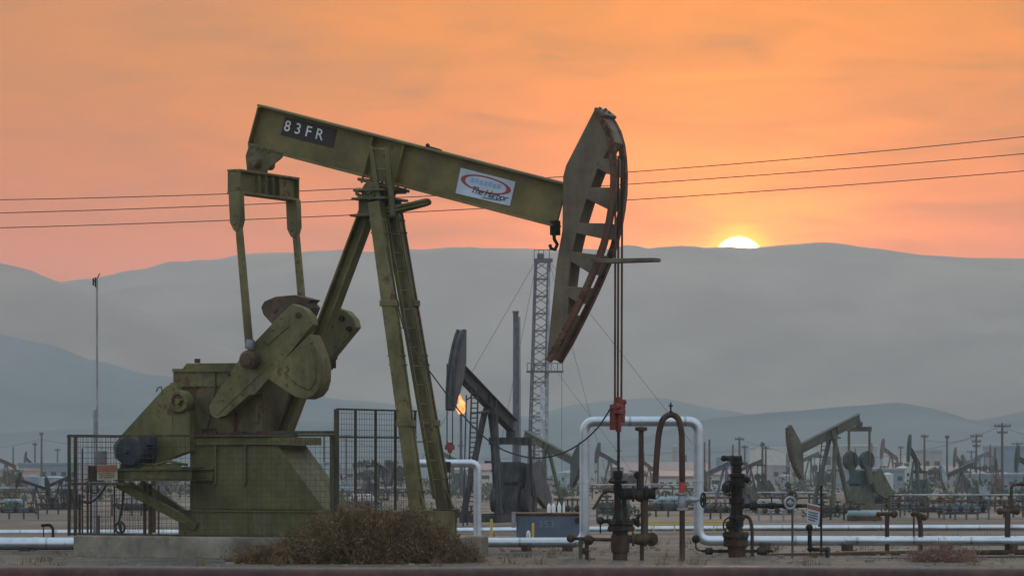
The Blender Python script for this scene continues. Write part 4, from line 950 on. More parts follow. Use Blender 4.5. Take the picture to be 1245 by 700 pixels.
# ------------------------------------------------------------------ other pumping units
def unit(label, px, Y, s, yaw, tilt, mats, crank_deg=60, ladder=False, group='distant pumpjacks in the field', rimmat=None, red=False):
    body, head, dark = mats
    X = W(px, 600, Y).x
    ro = thing('pumpjack', label, 'pumpjack', (X, Y, gz(Y)), yaw, group)
    Pt = lambda n, m, mt, p=None: part(n, MBs(m, s), mt, p or ro, True)
    def MBs(m, s):
        m.v = [v * s for v in m.v]; return m
    sd_ = 1 if math.cos(yaw) < 0 else -1
    if tilt > R(8): crank_deg = -82
    hbz = 4.7; ct, st = math.cos(tilt), math.sin(tilt)
    def bc(a, h): return (a * ct - h * st, hbz + .35 + a * st + h * ct)    # beam coordinates
    def bv(a, n, h): x, z = bc(a, h); return Vector((x, n, z))
    b = MB(); b.prism([bc(-2.7, -.25), bc(3.3, -.25), bc(3.3, .25), bc(-2.7, .25)], -.03, .03)
    b.bar(bv(-2.7, 0, .27), bv(3.3, 0, .27), .34, .04); b.bar(bv(-2.7, 0, -.27), bv(3.3, 0, -.27), .34, .04)
    for a in (-.3, .3): b.bar(bv(a, 0, -.24), bv(a, 0, .24), .3, .03)
    Pt('walking_beam', b, body)
    Rr = 4.25; front = [bc(Rr * math.cos(R(t)), Rr * math.sin(R(t))) for t in range(-25, 23, 4)]
    b = MB(); b.prism([bc(3.3, -.35)] + [bc(Rr * .88, -1.85)] + front + [bc(3.75, 1.7), bc(3.3, .5)], -.15, .15); H = Pt('horsehead', b, head)
    b = MB()
    for n in (-.19, .09):
        k = [bc((Rr + .06) * math.cos(R(t)), (Rr + .06) * math.sin(R(t))) for t in range(-26, 24, 4)]; k2 = [bc((Rr - .05) * math.cos(R(t)), (Rr - .05) * math.sin(R(t))) for t in range(-26, 24, 4)]
        for i in range(len(k) - 1): b.prism([k[i], k[i + 1], k2[i + 1], k2[i]], n, n + .1)
    Pt('track_rim', b, rimmat or dark, H)
    for sg in (-1, 1):
        b = MB(); b.bar((.05, sg * .22, hbz), (.95, sg * .8, .45), .2, .2); Pt('samson_leg', b, body)
    b = MB(); b.bar((-.05, 0, hbz), (-1.5, 0, .45), .22, .22); Pt('samson_leg', b, body)
    b = MB(); b.box((-.35, -.35, hbz - .1), (.35, .35, hbz)); b.box((-.2, -.25, hbz), (.2, .25, hbz + .12)); Pt('samson_cap', b, body)
    b = MB(); b.bar((.5, -.5, 2.6), (.5, .5, 2.6), .1, .1); b.bar((-.75, 0, 2.6), (.5, 0, 2.6), .1, .1); Pt('leg_brace', b, body)
    tx, tz = bc(-2.55, -.3); ez = tz - .35
    b = MB(); b.box((tx - .12, -.95, ez - .18), (tx + .12, .95, ez + .12)); b.box((tx - .15, -.15, ez + .12), (tx + .15, .15, tz + .05)); Pt('equalizer', b, body)
    sx, sz = -2.75, 2.1; Lc = min(1.1, 0.95)
    ca = R(crank_deg); pinx, pinz = sx + Lc * math.cos(ca), sz + Lc * math.sin(ca)
    e = Vector((math.cos(ca), 0, math.sin(ca))); f = Vector((-e.z, 0, e.x))
    for sg in (-1, 1):
        b = MB(); b.bar((tx, sg * .86, ez), (pinx, sg * .86, pinz), .1, .13); Pt('pitman_arm', b, body)
        b = MB(); c = Vector((sx, sg * .68, sz)); b.bar(c - e * .35, c + e * 1.75, .18, .5); C = Pt('crank', b, head)
        b = MB()
        for g_ in (-1, 1):
            pts = [c + e * (1.15 + .5 * math.cos(t)) + f * g_ * (.24 + .34 * math.sin(t)) for t in [math.pi * i / 8 for i in range(9)]]
            b.prism([(p.x, p.z) for p in pts], c.y - .17, c.y + .17)
        Pt('counterweight', b, dark, C)
    b = MB(); b.prism([(-3.6, 1.75), (-3.5, 2.5), (-2.2, 2.6), (-1.95, 1.75)], -.45, .45); b.prism([(-3.4, 1.6), (-2.1, 1.6), (-2.1, 1.75), (-3.4, 1.75)], -.5, .5); Pt('gearbox', b, dark)
    b = MB(); b.prism([(-3.5, .45), (-1.6, .45), (-2.0, 1.6), (-3.4, 1.6)], -.45, .45); Pt('pedestal', b, body)
    b = MB()
    for n in (-.85, .7): b.box((-5.0, n, .1), (1.3, n + .15, .44))
    for u in (-4.9, -3, -1.4, .8): b.box((u, -.69, .12), (u + .2, .69, .42))
    Pt('base_skid', b, body)
    b = MB(); b.prism([(-3.75, 2.75), (-3.2, 2.55), (-3.0, 1.9), (-3.3, 1.2), (-4.6, .62), (-5.05, .7), (-5.1, 1.1)], *sorted((sd_ * .75, sd_ * .52))); Pt('belt_guard', b, head)
    b = MB(); b.lathe((-4.55, -.5, .85), (0, 1, 0), [(0, .2), (.05, .26), (.6, .26), (.65, .18)], 12); b.box((-4.8, -.5, .442), (-4.3, .2, .62)); Pt('motor', b, dark)
    hx, hz = bc(Rr, 0); hx = max(p[0] for p in front) + .04
    zlow = 1.9 + (st * 2.2 + .6)
    for n in (-.12, .12):
        b = MB(); b.cyl((hx, n, hz), (hx, n, zlow), .025, k=5); Pt('bridle_cable', b, dark)
    b = MB(); b.box((hx - .1, -.17, zlow - .2), (hx + .1, .17, zlow)); b.cyl((hx, 0, zlow - .32), (hx, 0, zlow + .1), .1, k=8); Pt('carrier_bar', b, REDPAINT if red else dark)
    b = MB(); b.cyl((hx, 0, .9), (hx, 0, zlow), .028, k=6); Pt('polished_rod', b, dark)
    if ladder:
        b = MB(); l0, l1 = Vector((1.45, 0, .3)), Vector((.75, 0, 5.0))
        for n in (-.2, .2): b.bar(l0 + Vector((0, n, 0)), l1 + Vector((0, n, 0)), .05, .06)
        for i in range(1, 16): c = l0.lerp(l1, i / 16); b.cyl(c - Vector((0, .2, 0)), c + Vector((0, .2, 0)), .02, k=5)
        b.bar((.9, -.2, 3.9), (.15, -.2, 3.9), .05, .05)
        Pt('ladder', b, dark)
    # its wellhead
    b = MB(); M = ROOT[ro]
    b.lathe((hx * s, 0, -.1), (0, 0, 1), [(0, .12), (.4, .12), (.41, .22), (.5, .22), (.51, .1), (.8, .09), (.81, .16), (.88, .16), (.89, .07), (1.1, .06)], 12); b.cyl((hx * s - .5, 0, .62), (hx * s + .3, 0, .62), .07, k=8); b.v = [M @ v for v in b.v]
    return ro, b
def wellhead_of(b, label): solo('wellhead', b, DARKRUST, label, 'wellhead', 'wellheads of the distant pumpjacks')
def yw(deg): return R(deg)
U, wb = unit('dark slate pumpjack with raised head and red clamp, behind the blue tank', 596, 138, .9, R(180 + 68), R(21), (SLATE, SLATELIGHT, SLATE), 100, red=True); wellhead_of(wb, 'dark wellhead under the slate pumpjack')
U, wb = unit('grey green pumpjack with lowered rust rimmed head, right of the placard', 1013, 215, .92, R(180 + 44), R(-19), (GREYGREEN, GREYGREEN, DARKTEAL), 75, True, rimmat=RUST); wellhead_of(wb, 'dark wellhead under the grey green pumpjack')
U, wb = unit('dark teal pumpjack with steeply raised head between the right utility poles', 1113, 320, .72, R(180 + 72), R(21), (DARKTEAL, DARKTEAL, DARKTEAL), 100); wellhead_of(wb, 'dark wellhead under the teal pumpjack')
U, wb = unit('pale teal pumpjack with a light beam, right of the dark teal one', 1170, 270, .55, R(180 + 40), R(-17), (TEAL, PALETEAL, GREYGREEN), 70); wellhead_of(wb, 'wellhead under the pale teal pumpjack')
U, wb = unit('brown pumpjack seen end on beside the tallest utility pole', 1211, 400, .68, R(180 + 80), R(12), (BROWN, BROWN, DARKRUST), 60, rimmat=BROWN)
U, wb = unit('distant brown pumpjack with raised head behind the pale teal one', 1168, 430, .68, R(180 + 68), R(18), (BROWN, GREYGREEN, DARKRUST), 110, rimmat=BROWN)
U, wb = unit('blue beamed pumpjack partly hidden behind the second wellhead', 882, 235, .56, R(180 + 42), R(-19), (BLUEP, GREYGREEN, BROWN), 80); 
U, wb = unit('green pumpjack behind the blue tank, its head hidden by the silver loop', 664, 190, .7, R(-52), R(-19), (GREYGREEN, TEAL, BROWN), 75); 
U, wb = unit('tiny dark pumpjack low in the field at the far left', 44, 225, .3, R(180 + 24), R(18), (SLATE, SLATE, SLATE), 80)
U, wb = unit('tiny distant pumpjack seen end on by the far left lamp pole', 38, 640, .72, R(180 + 75), R(20), (SLATE, SLATE, SLATE), 80)
U, wb = unit('dark pumpjack just left of the mesh fence', 74, 225, .36, R(180 + 60), R(-14), (SLATE, SLATE, SLATE), 60)
U, wb = unit('faded red pumpjack seen through the tall silver loop', 790, 430, .6, R(180 + 66), R(16), (BROWN, BROWN, BROWN), 70)
U, wb = unit('dark teal pumpjack cut off by the right edge', 1250, 300, .62, R(180 + 60), R(14), (DARKTEAL, DARKTEAL, DARKTEAL), 70)
U, wb = unit('pale blue pumpjack seen through the mesh fence left of the tall panel', 392, 340, .62, R(180 + 30), R(-16), (PALETEAL, PALETEAL, SLATE), 70)
U, wb = unit('dark pumpjack seen through the tall mesh fence panel', 462, 320, .6, R(-60), R(-15), (SLATE, SLATELIGHT, SLATE), 70)
# free-standing ladder by the slate unit
Y = 134
LD = thing('ladder', 'tall steel ladder standing beside the slate pumpjack', 'ladder', base(574, Y))
for x0, x1 in ((568, 573.5), (576, 581.5)):
    b = MB(); b.tube([(W(x0, 640, Y).x, Y, gz(Y)), W(x1, 472, Y)], .035, 6); part('rail', b, SLATE, LD)
b = MB()
for i in range(26):
    t = i / 26; y = 478 + t * 155; x = 573 - t * 5.2; b = MB(); b.cyl(W(x, y, Y), W(x + 8, y, Y), .022, k=5); part('rung', b, SLATE, LD)
b = MB(); b.tube([W(563, 640, Y + 1), W(567, 480, Y + 1)], .03, 6); b.tube([W(567, 486, Y + 1), W(573, 482, Y)], .03, 6); b.tube([W(573, 502, Y), W(594, 500, Y + 2)], .04, 6); part('brace', b, SLATE, LD)

# ------------------------------------------------------------------ drilling mast and flares
Y = 450.0
RG = thing('drilling_mast', 'tall grey lattice drilling mast behind the horsehead', 'drilling rig', base(656, Y))
bl = {(-1, -1): (641, 0), (1, -1): (660, 0), (-1, 1): (644, 1.8), (1, 1): (664, 1.8)}; tl = {(-1, -1): (650.5, 0), (1, -1): (666, 0), (-1, 1): (652.5, 1.8), (1, 1): (668.5, 1.8)}
def chord(k, t):
    x0, d0 = bl[k]; x1, d1 = tl[k]; y0, y1 = 590, 318
    p = W(x0 + (x1 - x0) * t, y0 + (y1 - y0) * t, Y); p.y += d0; return p
for k in bl:
    b = MB(); p = chord(k, 0); p.z = gz(Y); b.bar(p, chord(k, 1), .2, .2); part('leg', b, MASTM, RG)
b = MB(); nb = 26; order = [(-1, -1), (1, -1), (1, 1), (-1, 1)]
for i in range(nb + 1):
    for a_, c_ in zip(order, order[1:] + order[:1]):
        if i % 2 == 0: b.bar(chord(a_, i / nb), chord(c_, i / nb), .1, .1, (0, .3, 1))
        if i < nb:
            p, q_ = (a_, c_) if i % 2 else (c_, a_)
            b.bar(chord(p, i / nb), chord(q_, (i + 1) / nb), .08, .08, (0, .3, 1))
part('lattice_bracing', b, MASTM, RG)
b = MB(); b.box(W(649, 318, Y), W(672, 314, Y) + Vector((0, 1.9, 0))); b.box(W(653, 314, Y) + Vector((0, .4, 0)), W(661, 308, Y) + Vector((0, 1.2, 0))); b.cyl(W(657, 311, Y) + Vector((0, -.1, 0)), W(657, 311, Y) + Vector((0, 1.4, 0)), .3, k=10)
for x in (649.5, 655, 661, 668):
    b.cyl(W(x, 314, Y), W(x, 303, Y), .05, k=5)
b.cyl(W(649.5, 303.5, Y), W(668, 303.5, Y), .05, k=5); part('crown_platform', b, MASTM, RG)
b = MB(); b.box(W(640, 452.5, Y) + Vector((0, -.6, 0)), W(685, 450.5, Y) + Vector((0, 2.2, 0)))
for x in (641, 650, 660, 670, 678, 684): b.cyl(W(x, 451, Y), W(x, 441, Y), .05, k=5)
b.cyl(W(641, 441.5, Y), W(684, 441.5, Y), .05, k=5); b.cyl(W(683, 452, Y), W(683, 590, Y), .03, k=4); part('racking_platform', b, MASTM, RG)
b = MB(); b.bar(W(664.5, 590, Y) + Vector((0, 1, 0)), W(667.5, 330, Y) + Vector((0, 1, 0)), .5, .3); b.bar(W(660, 470, Y) + Vector((0, -.4, 0)), W(659, 600, Y) + Vector((0, -.4, 0)), .7, .6); part('standpipe', b, MASTPALE, RG)
b = MB(); b.box(W(636, 600, Y), W(676, 586, Y) + Vector((0, 4, 0))); b.box(W(630, 606, Y), W(690, 600, Y) + Vector((0, 5, 0))); part('substructure', b, GREYBLD, RG)
for x0, y0, x1, y1, dy in ((651, 318, 565, 445, 0), (651, 318, 500, 580, 0), (668, 318, 870, 575, 0), (668, 318, 745, 580, 30), (668, 440, 780, 580, 20), (652, 320, 600, 580, 30)):
    if y1 < 500: continue
    b = MB(); b.tube([W(x0, y0, Y), W(x1, y1, Y) + Vector((0, dy, 0))], .025, 4); part('guy_wire', b, WIRE, RG)
Y = 400.0
FS = thing('flare_stack', 'plain grey vertical stack left of the drilling mast', 'stack', base(627, Y))
b = MB(); vlathe(b, 627, Y, [(gy(Y), 4.5), (500, 3.7), (392, 3.2), (381, 3.2), (380, 4), (378, 4)], 14); part('stack', b, MASTM, FS)
b = MB(); b.cyl(W(631.5, 590, Y), W(630.5, 385, Y), .05, k=5); b.cyl(W(633, 590, Y), W(632, 385, Y), .05, k=5)
for i in range(40): b.cyl(W(631.4, 388 + i * 5, Y), W(632.8, 388 + i * 5, Y), .02, k=4)
part('ladder', b, MASTM, FS)
FL = thing('flare_stack', 'thin gas flare stack with an orange flame beside the slate pumpjack', 'flare', base(561, Y))
b = MB(); vlathe(b, 560.5, Y, [(gy(Y), 2.2), (520, 1.6), (503, 1.6), (502, 2.2), (500, 2.2)], 10); part('stack', b, MASTM, FL)
def flame(x, ys, wd, seed):
    b = MB(); vs = []; k = 12; m = 12
    for i in range(m + 1):
        t = i / m; y = ys[0] + (ys[1] - ys[0]) * t; w = wd * (math.sin(math.pi * min(1, t * .8 + .14)) ** .8) * (1 - t * .45) + .05
        cx = x + 2.0 * math.sin(t * 4 + seed) * t + noise.noise(Vector((seed, t * 4, 0))) * 3 * t
        for j in range(k):
            a = 2 * math.pi * j / k; q_ = 1 + .5 * noise.noise(Vector((math.cos(a) * 1.4, math.sin(a) * 1.4, t * 6 + seed)))
            p = W(cx + math.cos(a) * w * q_, y, Y); p.y += math.sin(a) * S(w, Y) * q_; vs.append(p)
    b.add(vs, [[i * k + j, i * k + (j + 1) % k, (i + 1) * k + (j + 1) % k, (i + 1) * k + j] for i in range(m) for j in range(k)] + [list(range(k)), [m * k + j for j in range(k)]])
    return b
def flamemat():
    m, nt, bs = new_mat('gas_flame'); tc = N(nt, 'ShaderNodeTexCoord'); n1 = N(nt, 'ShaderNodeTexNoise', i={'Scale': 1.2, 'Detail': 3}); nt.links.new(tc.outputs['Object'], n1.inputs['Vector'])
    c = ramp(nt, [(.35, (1, .22, .03)), (.6, (1, .5, .16))], n1.outputs[0]).outputs[0]
    nt.links.new(c, bs.inputs['Emission Color']); bs.inputs['Emission Strength'].default_value = 1.6; bs.inputs['Base Color'].default_value = (.02, .01, 0, 1)
    return m
FM = flamemat()
part('flame', flame(560.5, (503, 480), 6.2, 1.0), FM, FL)

# ------------------------------------------------------------------ utility poles
def upole(px, yt, Y, arms, label, lean=0):
    ro = thing('utility_pole', label, 'utility pole', base(px, Y), 0, 'utility poles across the field')
    p = W(px, yt, Y); b = MB(); b.cyl((p.x, Y, gz(Y) - .1), (p.x + lean, Y, p.z), .17, .12, 8); part('pole', b, WOODPOLE, ro)
    for dz, w in arms:
        b = MB(); b.box((p.x + lean - w, Y - .2, p.z - dz - .08), (p.x + lean + w, Y - .13, p.z - dz + .08))
        for i in (-1, -.5, .5, 1): b.cyl((p.x + lean + i * w * .9, Y - .16, p.z - dz + .08), (p.x + lean + i * w * .9, Y - .16, p.z - dz + .28), .05, k=6)
        part('crossarm', b, WOODPOLE, ro)
    return ro
for a in ((1218.5, 514, 420, ((.35, .95), (1.1, .6)), 'tallest utility pole with two crossarms near the right edge'),
          (1187, 527, 470, ((.3, .8), (1.0, .6), (1.6, .5)), 'utility pole with three crossarms left of the tallest one'),
          (1151.5, 529, 500, ((.3, .3),), 'slim utility pole right of the dark teal pumpjack head'),
          (1124, 528, 480, ((.3, .5),), 'utility pole just right of the dark teal pumpjack'),
          (1181, 547, 620, ((.3, .8),), 'small far utility pole behind the pole with three crossarms'),
          (1237, 537, 560, ((.3, .9),), 'far utility pole before the blue tank at the right edge'),
          (899, 531, 480, ((.3, .6),), 'taller utility pole right above the second wellhead'),
          (891, 540, 520, (), 'bare pole left of the crossarm pole above the second wellhead'),
          (905.5, 541, 540, ((.3, .5),), 'small utility pole right of the crossarm pole above the second wellhead'),
          (862.5, 534, 470, (), 'bare tall pole just right of the silver loop'),
          (856.5, 537, 500, (), 'shorter bare pole touching the silver loop'),
          (927, 537, 460, ((.4, .3),), 'dark utility pole left of the rust rimmed horsehead'),
          (931, 542, 500, ((.3, .4),), 'utility pole close behind the dark one left of the horsehead'),
          (50.5, 526, 520, ((.2, .25),), 'lamp pole at the far left'),
          (42.5, 538, 600, ((.3, .4),), 'short pole beside the far left lamp pole'),
          (394, 524, 520, ((.3, .8),), 'utility pole behind the mesh fence near the crank'),
          (421, 528, 560, ((.3, .7),), 'utility pole behind the first bay of the tall mesh panel'),
          (705, 548, 560, ((.3, .6),), 'utility pole beside the left leg of the silver loop'),
          (834, 553, 600, (), 'short far pole inside the silver loop'),
          (1060, 538, 700, (), 'far pole right of the grey green pumpjack')):
    upole(*a)
def wire(x0, y0, x1, y1, Y0, Y1, sag, label):
    b = MB(); P, Q = W(x0, y0, Y0), W(x1, y1, Y1)
    b.tube([P.lerp(Q, t / 12) - Vector((0, 0, sag * 4 * (t / 12) * (1 - t / 12))) for t in range(13)], .022, 4)
    solo('power_line', b, WIRE, label, 'power line', 'wires between the far poles')
wire(899, 534, 1218, 518, 478, 418, 3.0, 'far wire running from the wellhead pole to the tallest right pole')
wire(1218, 518, 1330, 535, 418, 470, .8, 'far wire leaving the tallest right pole toward the right edge')
wire(1124, 534, 1187, 531, 478, 468, .5, 'far wire between the teal pumpjack pole and the three armed pole')
wire(840, 548, 930, 541, 540, 500, .5, 'far wire above the blue beamed pumpjack')
wire(-120, 545, 50, 534, 560, 520, 1.0, 'far wire left of the far left lamp pole')
wire(50, 534, 394, 528, 520, 518, 2.0, 'far wire from the far left lamp pole to the mesh fence')
wire(394, 528, 705, 550, 518, 558, 2.0, 'far wire behind the ladder legs')
wire(705, 550, 862, 540, 558, 470, 1.0, 'far wire crossing inside the silver loop')

# ------------------------------------------------------------------ far buildings
def bld(label, x0, x1, yt, yb, Y, mat, roof=None, nw=0, gable=0, depth=18, name='building'):
    p0, p1 = W(x0, yb, Y), W(x1, yt, Y); z0 = min(p0.z, gz(Y)) ; z0 = gz(Y) - .3
    ro = thing(name, label, 'building', ((p0.x + p1.x) / 2, Y, gz(Y)), 0, 'far buildings beyond the field')
    b = MB(); b.box((p0.x, Y, z0), (p1.x, Y + depth, p1.z)); part('wall', b, mat, ro)
    h = p1.z - gz(Y)
    if gable:
        b = MB(); b.poly([(p0.x - .3, Y - .3, p1.z + .02), (p1.x + .3, Y - .3, p1.z + .02), (p1.x + .3 - (p1.x - p0.x) * .04, Y + depth * .5, p1.z + gable), (p0.x - .3 + (p1.x - p0.x) * .04, Y + depth * .5, p1.z + gable)], (0, 0, .15))
        b.poly([(p0.x - .3, Y + depth + .3, p1.z + .02), (p1.x + .3, Y + depth + .3, p1.z + .02), (p1.x + .3 - (p1.x - p0.x) * .04, Y + depth * .5 + .01, p1.z + gable), (p0.x - .3 + (p1.x - p0.x) * .04, Y + depth * .5 + .01, p1.z + gable)], (0, 0, .15)); part('roof', b, roof or ROOFM, ro)
    else:
        b = MB(); b.box((p0.x - .15, Y - .15, p1.z + .01), (p1.x + .15, Y + depth + .15, p1.z + .35)); part('roof', b, roof or mat, ro)
    for i in range(nw):
        x = p0.x + (p1.x - p0.x) * (i + .5) / nw; w = min(1.0, (p1.x - p0.x) / nw * .25)
        b = MB(); b.box((x - w, Y - .06, gz(Y) + h * .45), (x + w, Y - .01, gz(Y) + h * .7)); part('window', b, WINDOWM, ro)
bld('wide pale flat roofed hall behind the rust rimmed horsehead', 918, 1002, 545, 590, 760, PALEBLD, None, 0)
bld('grey block in front of the wide pale hall', 938, 972, 567, 590, 640, GREYBLD, None, 3)
bld('long pale hall with a light roof right of the grey green pumpjack', 1000, 1066, 542, 590, 820, GREYBLD, PALEBLD, 5)
bld('square blue shed at the right edge', 1212, 1262, 544, 590, 620, BLUEBLD, None, 0)
bld('pale shed behind the dark teal pumpjack', 1120, 1146, 549, 590, 700, GREYBLD, None, 2)
bld('low shed with brown roof seen inside the silver loop', 742, 866, 573, 592, 560, GREYBLD, ROOFM, 6, gable=1.3)
bld('long low dark hall at the far left', 22, 96, 565, 590, 560, BLUEBLD, None, 6)
bld('low grey shed at the left edge', -30, 28, 573, 590, 520, GREYBLD, ROOFM, 3)
bld('small pale shed right of the second wellhead', 1085, 1108, 553, 585, 740, PALEBLD, None, 2)
bld('low pale shed behind the silver arch', 540, 640, 572, 592, 600, PALEBLD, ROOFM, 5, gable=1.0)
bld('low grey shed behind the tall mesh fence panel', 400, 500, 571, 592, 680, GREYBLD, None, 6)
bld('low wide shed between the silver loop and the second wellhead', 860, 920, 578, 595, 480, PALEBLD, ROOFM, 3, gable=.8)
bld('low pale shed in front of the right utility poles', 1125, 1210, 574, 592, 600, GREYBLD, ROOFM, 5, gable=.9)
def silo(label, x, w, yt, Y, mat, cone=True):
    ro = thing('silo', label, 'silo', base(x, Y), 0, 'far tanks and silos'); b = MB(); g = gy(Y)
    vlathe(b, x, Y, [(g, w), (yt + 3, w), (yt + 2.9, w * 1.03), (yt + 2.5, w * 1.03)], 20); part('shell', b, mat, ro)
    b = MB(); vlathe(b, x, Y, [(yt + 2.4, w * 1.02), (yt + .4, w * .3), (yt, w * .1)], 20); part('roof', b, mat, ro)
silo('narrow blue silo behind the second wellhead', 874.5, 4, 553, 520, BLUEBLD)
silo('tall slim tower inside the silver loop', 820.5, 3.2, 540, 700, GREYBLD)
silo('pale round tank at the far left', 66, 19, 578, 420, PALETEAL)
silo('pale round tank right of the grey green pumpjack', 1098, 9, 566, 560, PALEBLD)
silo('wide pale tank behind the slate pumpjack', 690, 14, 572, 520, PALETEAL)
silo('grey round tank behind the pale teal pumpjack', 1190, 9, 572, 520, GREYBLD)
silo('small white tank left of the dark teal pumpjack', 1079, 7, 574, 470, PALEBLD)
silo('dark grey round tank in front of the wide pale hall', 955, 9, 576, 500, GREYBLD)
silo('pale blue round tank under the far left lamp pole', 40, 9, 577, 460, BLUEBLD)
silo('grey tank with a conical roof inside the silver loop', 760, 9, 572, 540, GREYBLD)
silo('blue tank beside the grey tank inside the silver loop', 785, 10, 575, 500, BLUEBLD)
silo('pale tank at the foot of the tallest utility pole', 1222, 9, 574, 500, PALEBLD)
bld('long low blue grey shed below the pale hall', 1030, 1100, 572, 592, 520, BLUEBLD, None, 6)
bld('long low pale shed under the silver loop', 790, 850, 580, 595, 430, PALEBLD, ROOFM, 6, gable=.6)
bld('low blue shed behind the rusty T riser', 1185, 1275, 579, 596, 440, BLUEBLD, None, 7)
silo('squat pale tank seen through the mesh fence', 352, 16, 577, 480, PALEBLD)
# low equipment in the middle field
def skid(label, x0, x1, yt, Y, mat):
    ro = thing('equipment_skid', label, 'equipment', base((x0 + x1) / 2, Y), 0, 'low equipment skids in the field')
    p0, p1 = W(x0, yt, Y), W(x1, yt, Y); z0 = gz(Y); r = max(.15, (p0.z - z0) * .36); zc = p0.z - r
    b = MB(); b.lathe((p0.x, Y, zc), (1, 0, 0), [(0, r * .3), (r * .3, r * .85), (r * .5, r), (p1.x - p0.x - r * .5, r), (p1.x - p0.x - r * .3, r * .85), (p1.x - p0.x, r * .3)], 14); part('vessel', b, mat, ro)
    b = MB()
    for t in (.2, .8):
        x = p0.x + (p1.x - p0.x) * t; b.box((x - .08, Y - r * .8, z0 - .1), (x + .08, Y + r * .8, zc - r * .6))
    b.box((p0.x, Y - r, z0 - .05), (p1.x, Y + r, z0 + .12)); part('saddle', b, DARKRUST, ro)
    b = MB(); x = p0.x + (p1.x - p0.x) * .35; b.cyl((x, Y, zc + r * .9), (x, Y, zc + r + .3), .06, k=6); b.cyl((x - .25, Y, zc + r + .3), (x + .25, Y, zc + r + .3), .05, k=6); part('valve', b, DARKRUST, ro)
skid('pale horizontal vessel in front of the grey green pumpjack', 1030, 1072, 620, 160, PALETEAL)
skid('grey horizontal vessel left of the grey green pumpjack', 920, 950, 606, 210, GREYBLD)
skid('teal horizontal vessel under the pale teal pumpjack', 1140, 1190, 612, 200, TEAL)
skid('dark horizontal vessel right of the blue tank', 726, 760, 610, 200, SLATE)
skid('pale horizontal vessel inside the silver loop', 790, 846, 603, 240, PALETEAL)
skid('dark horizontal vessel at the far left field', 4, 28, 606, 250, PALETEAL)
skid('grey horizontal vessel seen through the left mesh fence', 150, 200, 608, 230, GREYBLD)
skid('pale horizontal vessel seen through the tall mesh panel', 425, 455, 600, 260, PALEBLD)
def rackmk(label, x0, x1, yt, Y):
    ro = thing('pipe_rack', label, 'pipe rack', base((x0 + x1) / 2, Y), 0, 'low pipe racks in the field')
    n = max(3, int((x1 - x0) / 16)); 
    for i in range(n + 1):
        x = x0 + (x1 - x0) * i / n; p = W(x, yt, Y); b = MB(); b.box((p.x - .06, Y - .06, gz(Y) - .1), (p.x + .06, Y + .06, p.z)); part('post', b, DARKRUST, ro)
    for k in (0, .35):
        b = MB(); p, q_ = W(x0 - 6, yt, Y), W(x1 + 6, yt, Y); b.tube([p + Vector((0, -.1, .08 - k)), q_ + Vector((0, -.1, .08 - k))], .07, 8); part('pipe', b, [GALV, DARKRUST][k > 0], ro)
rackmk('long low pipe rack right of the grey green pumpjack', 1060, 1260, 603, 230)
rackmk('long low pipe rack behind the second wellhead', 855, 1000, 600, 250)
rackmk('long low pipe rack at the far left field', -60, 90, 594, 330)
rackmk('low pipe rack behind the tall silver loop', 720, 850, 590, 350)
rackmk('low pipe rack seen through the mesh fence', 250, 500, 594, 330)
def manifold(label, px, Y, w, h, n, mat, seed):
    rr = random.Random(seed); c = Vector(base(px, Y)); ro = thing('valve_manifold', label, 'manifold', c, 0, 'small valve manifolds in the field')
    b = MB(); b.tube([c + Vector((-w, 0, h * .45)), c + Vector((w, 0, h * .45))], .07, 6); b.tube([c + Vector((-w * .8, .5, h * .3)), c + Vector((w * .9, .5, h * .3))], .06, 6)
    for i in range(n):
        x = -w + 2 * w * i / (n - 1); b.tube([c + Vector((x, .02, -.1)), c + Vector((x, .02, h * rr.uniform(.45, 1)))], .05, 6); b.tube([c + Vector((x * .9, 0, h * .3)), c + Vector((x * .9, .5, h * .3))], .05, 6)
    part('pipework', b, mat, ro)
    for i in range(n - 1):
        x = -w + 2 * w * (i + .5) / (n - 1); b = MB(); b.ball(c + Vector((x, 0, h * .45)), .14, 6); b.cyl(c + Vector((x, 0, h * .45)), c + Vector((x, 0, h * .75)), .03, k=5); b.ring(c + Vector((x, 0, h * .75)), (0, 0, 1), .16, .03, 10, 4); part('valve', b, rr.choice([DARKRUST, BLACKIRON, SLATE]), ro)
for i, (x, Y, w, h, n, mt, lab) in enumerate((
    (1018, 165, .9, 1.0, 4, SLATE, 'slate valve manifold left of the white vessel'), (1100, 190, 1.2, 1.1, 5, TEAL, 'teal valve manifold under the dark teal pumpjack'),
    (1135, 175, .8, .9, 4, SLATE, 'slate valve manifold right of the hooked riser'), (1175, 165, 1.0, 1.0, 5, BLUEP, 'blue grey valve manifold behind the reddish shrub'),
    (1210, 215, 1.2, 1.2, 5, BROWN, 'brown valve manifold left of the rusty T riser'), (1238, 180, .7, 1.0, 4, SLATE, 'slate valve manifold at the right edge'),
    (945, 160, .8, .9, 4, GALV, 'galvanised valve manifold right of the second wellhead'), (870, 170, .7, .9, 4, SLATE, 'slate valve manifold left of the second wellhead'),
    (745, 165, .7, 1.1, 4, TEAL, 'teal valve manifold left of the black wellhead'), (805, 180, .9, 1.0, 4, SLATE, 'slate valve manifold between the riser and the gooseneck'),
    (555, 150, .6, .8, 3, DARKRUST, 'rusty valve manifold behind the silver arch'), (20, 170, 1.0, .9, 4, TEAL, 'teal valve manifold at the left edge'),
    (64, 200, .9, 1.1, 4, SLATE, 'slate valve manifold left of the mesh fence'), (440, 190, 1.0, 1.3, 5, BLUEP, 'blue grey valve manifold behind the tall mesh panel'),
    (690, 150, .6, 1.2, 4, TEAL, 'teal valve manifold behind the blue tank'), (160, 190, 1.0, 1.1, 5, SLATE, 'slate valve manifold behind the left mesh fence'))):
    manifold(lab, x, Y, w, h, n, mt, i)
b = MB(); Y = 180
